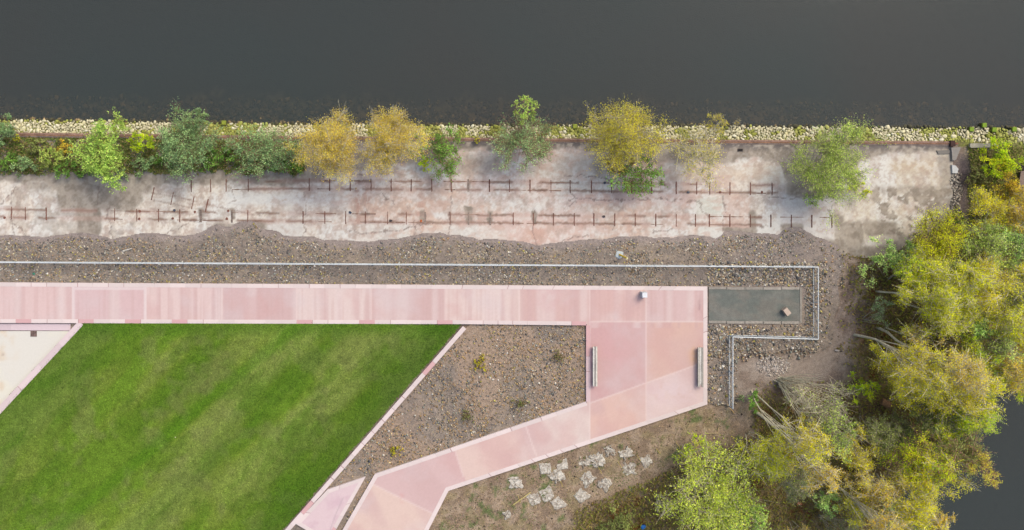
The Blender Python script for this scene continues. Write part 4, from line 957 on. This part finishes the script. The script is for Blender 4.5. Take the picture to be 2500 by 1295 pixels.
    V = np.stack([P-A, P-A*.1+B, P+A, P-A*.1-B], 1)
    V[..., 2] = np.maximum(V[..., 2], 0.03)
    for k_ in range(min(K, 60)):                      # bare twigs carrying the sprays
        for j_ in range(0, J, 3):
            e_ = Vector(cen[k_]+sd_[k_, j_]*sl_[k_, j_]); q_ = Vector(cen[k_]-sd_[k_, j_]*sl_[k_, j_]*.5); w3 = .012+.0012*h
            TRUNK.tube([q_, q_.lerp(e_, .5)+Vector((0, 0, .03)), e_], [w3, w3*.8, w3*.35], 3, tc_*rr.uniform(.7, 1.0), cap=False)
    TRUNK.build('trunk', M['bark'], t_)
    mesh_np('crown', V.reshape(-1, 3), np.arange(n_*4).reshape(-1, 4), M['leaf'], np.repeat(np.minimum(cl, .86), 4, 0), t_)
    return t_

T = tree
# ---- along the quay
T('shrub', (5, 345), (8, 325), 45, 2.6, 'cool', 'grey-green shrub cut by the left edge above the rocks', 'shrub', stems=5, twig=.12, leaf=.11, tw='brown')
T('leafy_tree', (262, 385), (255, 378), 62, 4.2, 'green', 'bright green leafy tree, leftmost full crown along the quay', stems=3, leaf=.14, twig=.06, sq=(1, 1.18), tw='brown', dens_=1.5, clumps=110)
T('shrub', (345, 355), (341, 343), 33, 2.2, 'limeg', 'yellow-green shrub tucked right of the bright green tree', 'shrub', stems=4, twig=.1, leaf=.11)
T('shrub', (452, 352), (455, 345), 70, 4.4, 'cool', 'tall blue-green shrub spreading over the rocks with bare twigs at its left', 'shrub', stems=9, twig=.22, leaf=.12, tw='brown', sq=(.95, 1.15), fan=.9, dens_=1.3, clumps=100)
T('shrub', (470, 320), (472, 288), 27, 4.5, 'cool', 'upright blue-green shrub reaching over the water', 'shrub', stems=3, twig=.12, leaf=.12, tw='brown', sq=(1.5, .9), dens_=.8)
T('shrub', (640, 380), (645, 375), 74, 2.8, 'cool', 'broad dark green bush left of the first golden birch', 'shrub', stems=8, twig=.16, leaf=.12, tw='pink', sq=(1.2, .72))
T('shrub', (540, 378), (540, 380), 32, 1.4, 'ivy', 'low mid-green bramble between the blue-green shrub and the broad bush', 'shrub', stems=5, twig=.2, leaf=.12, tw='pink', sq=(1.1, .9), low=True)
PAL['sandy'] = [(168, 158, 72), (150, 142, 62), (182, 172, 82), (134, 126, 56)]
PAL['sand'] = [(170, 150, 76), (152, 134, 66), (184, 166, 88), (134, 120, 60)]
PAL['bush'] = [(154, 166, 76), (136, 148, 66), (172, 180, 90), (120, 130, 60)]
T('birch_tree', (810, 372), (806, 357), 74, 6.5, 'sand', 'golden birch with a round crown, left of the pair over the quay', stems=2, twig=.32, leaf=.085, tw='pale', grp='golden birches of the pair', sq=(1.02, .92), dens_=1.4, clumps=130)
T('birch_tree', (945, 385), (957, 342), 68, 6.8, 'sand', 'golden birch with pale trunk showing, right of the pair over the quay', stems=1, twig=.34, leaf=.085, tw='pale', grp='golden birches of the pair', sq=(.98, 1.05), dens_=1.3, clumps=130)
T('shrub', (1072, 372), (1078, 372), 62, 3.0, 'ivy', 'ragged green shrub with tangled bare stems right of the golden birches', 'shrub', stems=14, twig=.3, leaf=.11, tw='pink', dens_=.75, fan=1)
T('shrub', (1036, 398), (1036, 396), 20, 1.3, 'limeg', 'small lime bush at the foot of the ragged green shrub', 'shrub', stems=3, twig=.08, leaf=.1, low=True)
T('willow_tree', (1270, 345), (1274, 348), 76, 4.2, 'cool', 'sparse shrubby willow with fanned pinkish stems in the middle of the quay', stems=24, twig=.42, leaf=.10, tw='pink', dens_=.9, fan=1.1, sq=(1, .95))
T('willow_tree', (1276, 318), (1281, 272), 30, 5.2, 'green', 'narrow green willow plume reaching furthest over the water', stems=5, twig=.3, leaf=.13, tw='pink', dens_=.75, sq=(1, 1.5), fan=.8)
T('birch_tree', (1530, 372), (1527, 334), 86, 6.6, 'sandy', 'large olive-yellow birch, biggest crown on the quay', stems=3, twig=.34, leaf=.09, tw='grey', sq=(1.05, .82), dens_=1.1)
T('shrub', (1505, 385), (1515, 388), 45, 2.2, 'amber', 'brown twiggy bush under the large olive birch', 'shrub', stems=12, twig=.85, leaf=.08, tw='brown', dens_=.9, sq=(1.1, .9))
T('leafy_tree', (1565, 425), (1562, 430), 60, 2.6, 'ivy', 'broad-leaved green bush sprawling onto the slab below the olive birch', stems=12, twig=.25, leaf=.14, tw='pink', dens_=.7, sq=(1.05, .8), fan=1, low=True)
T('birch_tree', (1660, 362), (1690, 372), 70, 5.0, 'sandy', 'thin yellow birch with white stems showing, right of the large olive birch', stems=7, twig=.3, leaf=.09, tw='pale', dens_=.17, fan=1.05, sq=(1.05, 1.05), trunk_r=.11)
T('birch_tree', (1725, 335), (1745, 302), 26, 4.6, 'sandy', 'wispy yellow birch sprig leaning over the rocks', stems=4, twig=.3, leaf=.09, tw='grey', dens_=.45)
T('shrub', (1799, 305), (1800, 300), 8, .8, 'amber', 'tiny dry plant on the outermost rocks', 'shrub', stems=5, twig=.7, leaf=.07, tw='grey', dens_=.5)
T('willow_tree', (1965, 440), (2032, 408), 98, 4.6, 'willow', 'wide hazy green willow over the slab near its right end', stems=14, twig=.28, leaf=.10, tw='grey', dens_=.95, fan=1, sq=(.95, 1.05))
T('willow_tree', (2050, 350), (2052, 322), 38, 4.0, 'green', 'small green willow reaching over the rocks above the hazy willow', stems=4, twig=.2, leaf=.11, tw='grey', dens_=.5, sq=(1, .8))
T('shrub', (1990, 470), (1998, 475), 38, 2.2, 'green', 'green leafy sprays at the lower left of the hazy willow', 'shrub', stems=7, twig=.3, leaf=.13, tw='grey', dens_=.5, sq=(1.1, .8))
T('shrub', (2085, 455), (2090, 455), 32, 1.8, 'limeg', 'olive bush at the lower right of the hazy willow', 'shrub', stems=4, twig=.3, leaf=.09, tw='grey', dens_=.6)
# ---- brambles and gorse in the strip at left
for (x_, y_, r_, p_, lb, h_) in ((60, 408, 30, 'cool', 'dark green bramble near the left edge below the rusty beam', 1.2), (128, 385, 30, 'willow', 'pale leafy sapling in the strip left of the bright tree', 1.6), (165, 412, 26, 'ivy', 'green bramble at the left foot of the bright tree', 1.1),
                             (20, 395, 26, 'ivy', 'green bramble cut by the left edge', 1.1), (90, 365, 24, 'dull', 'olive weeds just under the rusty beam at left', .8), (345, 400, 30, 'cool', 'dark bramble right of the bright green tree', 1.1), (400, 385, 24, 'ivy', 'green bramble at the left foot of the blue-green shrub', 1.0),
                             (512, 398, 26, 'ivy', 'grassy bramble at the right foot of the blue-green shrub', .9), (700, 400, 34, 'ivy', 'dark green bramble by the yellow gorse', 1.5), (590, 395, 24, 'dull', 'olive bramble below the broad bush', .9), (160, 360, 22, 'amber', 'dry grass tuft under the rusty beam', .7), (565, 352, 20, 'dull', 'olive weeds beside the rusty beam, left of the broad bush', .8),
                             (205, 425, 18, 'ivy', 'small bramble under the bright green tree', .8), (300, 425, 18, 'cool', 'small dark bramble right under the bright tree', .7)):
    T('bramble', (x_, y_), (x_, y_), r_, h_, p_, lb, 'bramble', stems=5, twig=.22, leaf=.12, tw='brown', grp='brambles in the strip behind the quay beam', low=True, sq=(1.25, .8))
for (x_, y_, r_, lb) in ((44, 338, 9, 'bright yellow gorse flowers near the left edge'), (740, 380, 12, 'yellow gorse between the broad bush and the golden birch'), (1166, 341, 9, 'orange-yellow tuft on the rusty beam'), (553, 363, 6, 'tiny yellow gorse beside the broad bush')):
    T('gorse_bush', (x_, y_), (x_, y_), r_, .7, 'gorse', lb, 'gorse', stems=3, twig=.1, leaf=.09, low=True, tw='brown')
for (x_, y_, r_, p_, lb) in ((1170, 887, 16, 'goldy', 'yellow weed clump in the upper gravel bed'), (1362, 872, 15, 'dull', 'faint olive weed clump near the left bench'), (1271, 984, 17, 'dull', 'olive weed clump in the right of the gravel bed'), (1140, 1015, 18, 'dull', 'faint olive weed clump in the middle of the gravel bed'), (966, 1100, 14, 'goldy', 'straggly yellow weed near the lower path')):
    T('weed_clump', (x_, y_), (x_, y_), r_, .45, p_, lb, 'weeds', stems=4, twig=.3, leaf=.07, low=True, tw='brown', dens_=.28 if p_ == 'dull' else .55)
T('shrub', (1836, 975), (1838, 978), 20, 1.6, 'ivy', 'vivid dark green ivy bush by the railing end', 'shrub', stems=4, twig=.02, leaf=.12, tw='brown', sq=(.72, 1.25), dens_=1.3)
T('shrub', (1809, 968), (1809, 970), 8, .5, 'cool', 'small green tuft left of the vivid ivy bush', 'shrub', stems=3, twig=.05, leaf=.1, tw='brown')
# ---- scrub in the upper right corner
T('shrub', (2435, 385), (2440, 388), 48, 2.0, 'limeg', 'bright yellow-green bush beside the grey timber beam', 'shrub', stems=8, twig=.12, leaf=.12, tw='brown')
T('shrub', (2385, 420), (2388, 425), 30, 1.2, 'dull', 'straw and olive scrub below the broken end wall', 'shrub', stems=8, twig=.5, leaf=.09, tw='brown', low=True)
T('shrub', (2455, 455), (2460, 460), 50, 2.2, 'gold', 'olive-gold scrub left of the brown hut', 'shrub', stems=8, twig=.35, leaf=.1, tw='brown', dens_=.8)
T('birch_tree', (2370, 520), (2420, 520), 55, 4.5, 'goldy', 'olive birch behind the dark trench at the slab end', stems=3, twig=.35, leaf=.09, tw='grey')
T('birch_tree', (2430, 540), (2480, 515), 50, 5, 'gold', 'golden birch at the right edge under the hut', stems=3, twig=.4, leaf=.09, tw='pale')
T('shrub', (2335, 538), (2335, 540), 22, .9, 'ivy', 'low green bush at the lower corner of the slab end', 'shrub', stems=5, twig=.1, leaf=.11, low=True, tw='brown')
# ---- woodland at right; foot and crown middle
wood = [
 ('birch_tree', (2235, 575), (2290, 575), 62, 5.5, 'lime', 'olive-lime birch leaning over the slab corner', 3, .3, .09, 'brown', 1),
 ('willow_tree', (2310, 605), (2385, 605), 76, 5.0, 'willow', 'pale green willow with fine twigs right of the slab corner', 9, .26, .12, 'grey', .9),
 ('willow_tree', (2420, 610), (2475, 600), 58, 5.0, 'fresh', 'fresh green willow at the right edge', 6, .18, .12, 'grey', .9),
 ('shrub', (2135, 640), (2158, 640), 48, 2.5, 'fresh', 'fresh green shrub, first of the wood beyond the slab', 6, .16, .13, 'grey', .7),
 ('shrub', (2205, 610), (2222, 612), 28, 2.2, 'fresh', 'little bright green shrub at the slab corner', 4, .12, .13, 'grey', .8),
 ('birch_tree', (2190, 640), (2250, 650), 52, 5.5, 'lime', 'mustard-lime birch behind the little green shrub', 2, .3, .09, 'pale', 1),
 ('birch_tree', (2142, 711), (2262, 722), 52, 9.5, 'lime', 'bright lime birch whose white trunk stands at the wood edge beside the mud', 1, .22, .09, 'pale', 1),
 ('birch_tree', (2215, 680), (2318, 690), 62, 8.5, 'lime', 'bright lime birch in the middle of the upper wood', 1, .22, .09, 'pale', 1),
 ('birch_tree', (2300, 680), (2400, 705), 66, 8.5, 'goldy', 'lime and tan birch right of the middle of the upper wood', 1, .28, .09, 'pale', 1),
 ('birch_tree', (2390, 690), (2478, 712), 50, 8.0, 'dull', 'dull olive birch at the right edge of the upper wood', 1, .35, .09, 'grey', .9),
 ('birch_tree', (2210, 740), (2285, 765), 62, 8.0, 'lime', 'lime birch above the fresh green tree', 1, .25, .09, 'pale', 1),
 ('leafy_tree', (2280, 765), (2368, 788), 46, 6.5, 'fresh', 'fresh green leafy tree amid yellow birches', 2, .1, .13, 'grey', 1.1),
 ('birch_tree', (2350, 755), (2448, 775), 60, 8.5, 'lime', 'deep lime birch at the right behind the fresh green tree', 1, .25, .09, 'pale', 1),
 ('shrub', (2105, 780), (2150, 760), 34, 3.0, 'cool', 'thin grey-green shrub with bare pale fork by the mud', 5, .45, .1, 'grey', .4),
 ('birch_tree', (2088, 814), (2222, 900), 62, 11.0, 'goldy', 'yellow birch with a long straight pale trunk, nearest the mud', 1, .3, .09, 'pale', 1),
 ('birch_tree', (2148, 797), (2322, 898), 56, 12.5, 'amber', 'amber birch with a long pale trunk behind the nearest one', 1, .38, .09, 'pale', .9),
 ('birch_tree', (2155, 800), (2240, 815), 32, 8, 'gold', 'slim birch with thin curved trunk above the amber birch', 1, .4, .09, 'pale', .35),
 ('willow_tree', (2345, 800), (2420, 850), 60, 8.5, 'willow', 'grey-green willow with many slanting stems at right', 10, .4, .12, 'grey', .55),
 ('birch_tree', (2250, 880), (2345, 945), 72, 9.5, 'goldy', 'golden-green birch in the centre of the lower wood', 1, .3, .09, 'pale', 1),
 ('birch_tree', (2180, 900), (2235, 945), 56, 7.5, 'goldy', 'olive-yellow birch right of the brown drum', 2, .3, .09, 'pale', 1),
 ('birch_tree', (2375, 870), (2450, 905), 52, 8.5, 'amber', 'tan-tipped birch by the lake at right', 1, .3, .09, 'pale', 1),
 ('birch_tree', (2345, 925), (2410, 945), 36, 8, 'limeg', 'green birch overhanging the lake inlet', 1, .2, .09, 'pale', 1),
 ('birch_tree', (2415, 880), (2485, 940), 34, 8, 'limeg', 'green birch cut by the right edge over the lake', 1, .2, .09, 'pale', 1),
 ('leafy_tree', (2200, 985), (2262, 1012), 56, 6.5, 'dull', 'dull green tree behind the brown drum', 3, .25, .11, 'grey', 1),
 ('birch_tree', (2270, 970), (2352, 1015), 48, 8.5, 'limeg', 'lime-tipped birch pointing over the lake', 1, .22, .09, 'pale', 1),
 ('shrub', (2160, 1040), (2190, 1060), 50, 3.5, 'dull', 'dark twiggy bush in the middle of the lower wood', 7, .4, .1, 'grey', .8),
 ('birch_tree', (2235, 1050), (2320, 1095), 58, 9, 'dull', 'dull green birch with slender orange trunk near the lake', 1, .3, .09, 'pink', .9),
 ('birch_tree', (2262, 1066), (2364, 1128), 40, 11, 'sandy', 'feathery brown-tipped birch reaching furthest into the lake', 1, .4, .09, 'pink', .9),
 ('birch_tree', (2142, 1070), (2240, 1125), 62, 9, 'limeg', 'green-yellow birch with thin reddish trunk below the twiggy bush', 1, .28, .09, 'pink', 1),
 ('birch_tree', (2180, 1110), (2262, 1158), 58, 10, 'goldy', 'yellow-gold birch beside the lake in the lower wood', 1, .28, .09, 'pale', 1),
 ('birch_tree', (2140, 1160), (2210, 1228), 58, 10, 'goldy', 'yellow-orange birch overhanging the lake at the bottom', 1, .28, .09, 'pale', 1),
 ('birch_tree', (2200, 1170), (2266, 1262), 32, 10, 'gold', 'feathery golden birch at the bottom beside the lake', 1, .35, .09, 'pale', .9),
 ('leafy_tree', (2120, 1215), (2190, 1265), 36, 7, 'cool', 'blue-green leafy tree at the bottom beside the lake', 2, .12, .12, 'grey', 1),
 ('birch_tree', (2060, 1110), (2130, 1175), 50, 8, 'gold', 'brown-gold birch with thin pale trunk in the bottom wood', 1, .45, .09, 'pale', .7),
 ('birch_tree', (1995, 1145), (2138, 1278), 48, 12.5, 'amber', 'amber birch with the longest bare pale trunk at the bottom', 1, .35, .09, 'pale', .9),
 ('leafy_tree', (1980, 1195), (2012, 1218), 34, 4.0, 'fresh', 'small fresh green tree right of the orange pot', 3, .08, .13, 'grey', 1),
 ('shrub', (2078, 940), (2098, 952), 32, 3.0, 'limeg', 'isolated bright lime bush in the clearing', 4, .08, .1, 'grey', 1.1),
 ('willow_tree', (1900, 926), (1996, 985), 72, 6.5, 'willow', 'many-stemmed willow fanning out from one foot beside the white rubble', 60, .75, .10, 'pale', .13),
 ('willow_tree', (1905, 935), (2045, 1055), 56, 9.0, 'willow', 'leafy far side of the willow clump, toward the drum', 10, .3, .13, 'grey', .6),
 ('birch_tree', (1838, 957), (1962, 1078), 52, 12, 'goldy', 'golden birch with twin pale trunks right of the ivy bush', 2, .4, .09, 'pale', .8),
 ('birch_tree', (1843, 1003), (1978, 1142), 46, 12.5, 'amber', 'amber birch with a long slanting white trunk from under the ivy bush', 1, .4, .09, 'pale', .8),
 ('birch_tree', (1825, 1060), (1880, 1115), 62, 7, 'lime', 'lime-olive birch beside the dark clearing', 3, .3, .09, 'pale', 1),
 ('birch_tree', (1880, 1110), (1930, 1170), 48, 6.5, 'dull', 'grey-brown twiggy birch above the orange pot', 3, .5, .09, 'grey', .6),
 ('willow_tree', (1715, 1150), (1742, 1205), 114, 5.5, 'bush', 'broad green willow bush at the bottom, nearest the mats', 34, .26, .14, 'pale', .72),
 ('willow_tree', (1770, 1220), (1810, 1265), 56, 4.8, 'green', 'bright green willow bush at the bottom edge', 8, .14, .14, 'grey', .9),
 ('shrub', (1680, 1105), (1690, 1110), 44, 2.5, 'limeg', 'small yellow-green bush at the upper end of the broad willow', 6, .2, .11, 'grey', .5),
 ('shrub', (1500, 1278), (1500, 1286), 46, 1.3, 'dull', 'low yellow-green scrub at the bottom edge left of the blue bag', 8, .15, .11, 'brown', .9),
 ('shrub', (1605, 1205), (1622, 1232), 26, 3.0, 'dull', 'bare arching stems left of the broad green willow', 8, .6, .08, 'pale', .15),
 ('shrub', (2000, 1255), (2050, 1290), 40, 4.5, 'dull', 'bare grey stems at the bottom edge below the small fresh tree', 12, .65, .09, 'grey', .3),
 ('birch_tree', (1930, 1270), (1960, 1310), 34, 4.5, 'amber', 'brown twiggy sapling at the bottom edge', 3, .5, .08, 'grey', .5),
 ('birch_tree', (2130, 850), (2178, 885), 46, 5, 'goldy', 'low olive birch at the wood edge under the long-trunked yellow birch', 2, .3, .09, 'grey', 1),
 ('birch_tree', (2100, 1010), (2140, 1055), 44, 5.5, 'dull', 'dull olive birch below the drum', 2, .35, .09, 'grey', .9),
 ('birch_tree', (2040, 1040), (2085, 1095), 46, 6, 'goldy', 'olive-gold birch between the willow clump and the lower wood', 2, .35, .09, 'pale', .8),
 ('birch_tree', (2165, 690), (2222, 660), 42, 6, 'limeg', 'yellow-green birch above the white trunk at the wood edge', 2, .25, .09, 'grey', .9),
 ('birch_tree', (2290, 830), (2365, 865), 48, 7, 'limeg', 'mid-green birch in the gap below the fresh green tree', 1, .25, .09, 'grey', .9),
 ('birch_tree', (2020, 1200), (2080, 1235), 44, 6, 'goldy', 'olive birch over the bare stems right of the small fresh tree', 2, .35, .09, 'pale', .7),
 ('birch_tree', (2230, 1000), (2300, 1045), 46, 7, 'limeg', 'yellow-green birch between the drum and the lake', 1, .28, .09, 'grey', .9),
 ('birch_tree', (2440, 660), (2520, 680), 50, 8, 'goldy', 'golden birch cut by the right edge, upper one', 1, .35, .09, 'pale', 1),
 ('birch_tree', (2450, 800), (2520, 860), 58, 8, 'goldy', 'golden birch cut by the right edge, lower one', 1, .35, .09, 'pale', 1),
]
for (kd, ba, cr_, r_, h_, p_, lb, st, tw_, lf, tc_, dn) in wood:
    T(kd, ba, cr_, r_, h_, p_, lb, 'shrub' if kd == 'shrub' else 'tree', stems=st, twig=tw_, leaf=lf, tw=tc_, dens_=dn, grp='trees of the wood at the right', vert=.40, hang=1.5, fan=.95)
# low ground cover under the wood and on the bank
def cover(name, n_, x0, y0, x1, y1, cond, pals, label, size=(.06, .14), hz=(.02, .2)):
    px, py = rand_in(n_, x0, y0, x1, y1, cond); x, y = toW(px, py); k = len(x); z = gza(x, y)
    pal_ = np.array([col(*p, k=1.75) for p in pals]); cl = pal_[R.integers(0, len(pal_), k)]*R.uniform(.6, 1.2, (k, 1))
    an = R.random(k)*6.283; le = R.uniform(*size, k); wi = le*.3; up = R.uniform(*hz, k); bx, by = np.cos(an), np.sin(an)
    V = np.stack([np.stack([x-by*wi, y+bx*wi, z+up*.5], -1), np.stack([x+by*wi, y-bx*wi, z+up*.6], -1), np.stack([x+bx*le, y+by*le, z+up], -1)], 1)
    return tag(mesh_np(name, V.reshape(-1, 3), np.arange(k*3).reshape(-1, 3), M['leaf'], np.repeat(cl, 3, 0)), label, name.replace('_', ' '), kind='stuff')
cover('undergrowth', 46000, -40, 336, 745, 438, lambda a, b: (b > quay_y(a)+11) & (b+30*(fbm(a*.05, b*.05, 170)-.5) < 424) & (R.random(len(a)) < .3+.7*sstep(.4, .55, fbm(a*.06, b*.06, 171))),
      [(106, 126, 56), (128, 140, 70), (158, 136, 88), (90, 112, 52), (138, 150, 74), (164, 144, 98)], 'tangled green and straw undergrowth behind the rusty beam', (.08, .22), (.03, .35))
cover('leaf_litter', 95000, 1400, 560, 2540, 1330, lambda a, b: (b > slab_by(np.minimum(a, 2330))+8) & (R.random(len(a)) < .25+.75*sstep(2075, 2150, a+30*(fbm(a*.05, b*.05, 176)-.5))+.75*sstep(960, 1010, b)) & ((a > 2060+90*(fbm(a*.03, b*.03, 175)-.5)) | ((b > 930) & (a > 1840)) | (b > 1235-(a-1430)*.42)) & ~pip(a, b, east_water),
      [(148, 124, 76), (128, 112, 70), (156, 136, 74), (140, 142, 66), (124, 112, 72), (156, 154, 72), (142, 148, 58)], 'brown leaf litter and low weeds under the wood', (.08, .24), (.02, .6))
cover('scrub', 16000, 2340, 352, 2540, 620, lambda a, b: (b > quay_y(a)+6) & (a > 2352+18*(fbm(b*.05, a*.05, 177)-.5)+(14 if True else 0)), [(128, 142, 60), (158, 148, 84), (110, 126, 56), (172, 156, 108)], 'straw and green scrub in the upper right corner', (.08, .22), (.03, .3))
cover('weeds', 9000, 1060, 1010, 1800, 1320, lambda a, b: (b > np.interp(a, [1046, 1095, 1727, 1800], [1300, 1205, 996, 992])) & (b < 1250-(a-1430)*.40) & (fbm(a*.045, b*.045, 180) > .56), [(98, 120, 60), (120, 130, 72), (84, 108, 54)], 'thin green weeds dotted over the earth bank', (.05, .13), (.01, .08))
cover('dry_grass', 11000, 1060, 1000, 1800, 1320, lambda a, b: (b > np.interp(a, [1046, 1095, 1727, 1800], [1300, 1205, 996, 992])) & (b < 1280-(a-1430)*.40), [(164, 142, 110), (146, 124, 96), (174, 154, 120), (116, 98, 80)], 'dry straw-coloured grass on the earth bank', (.05, .15), (.01, .06))
for o in bpy.data.objects:
    if o.name.split('.')[0] in ('willow_tree', 'birch_tree', 'leafy_tree') and 'far side' in o.get('label', ''): o['category'] = 'tree'
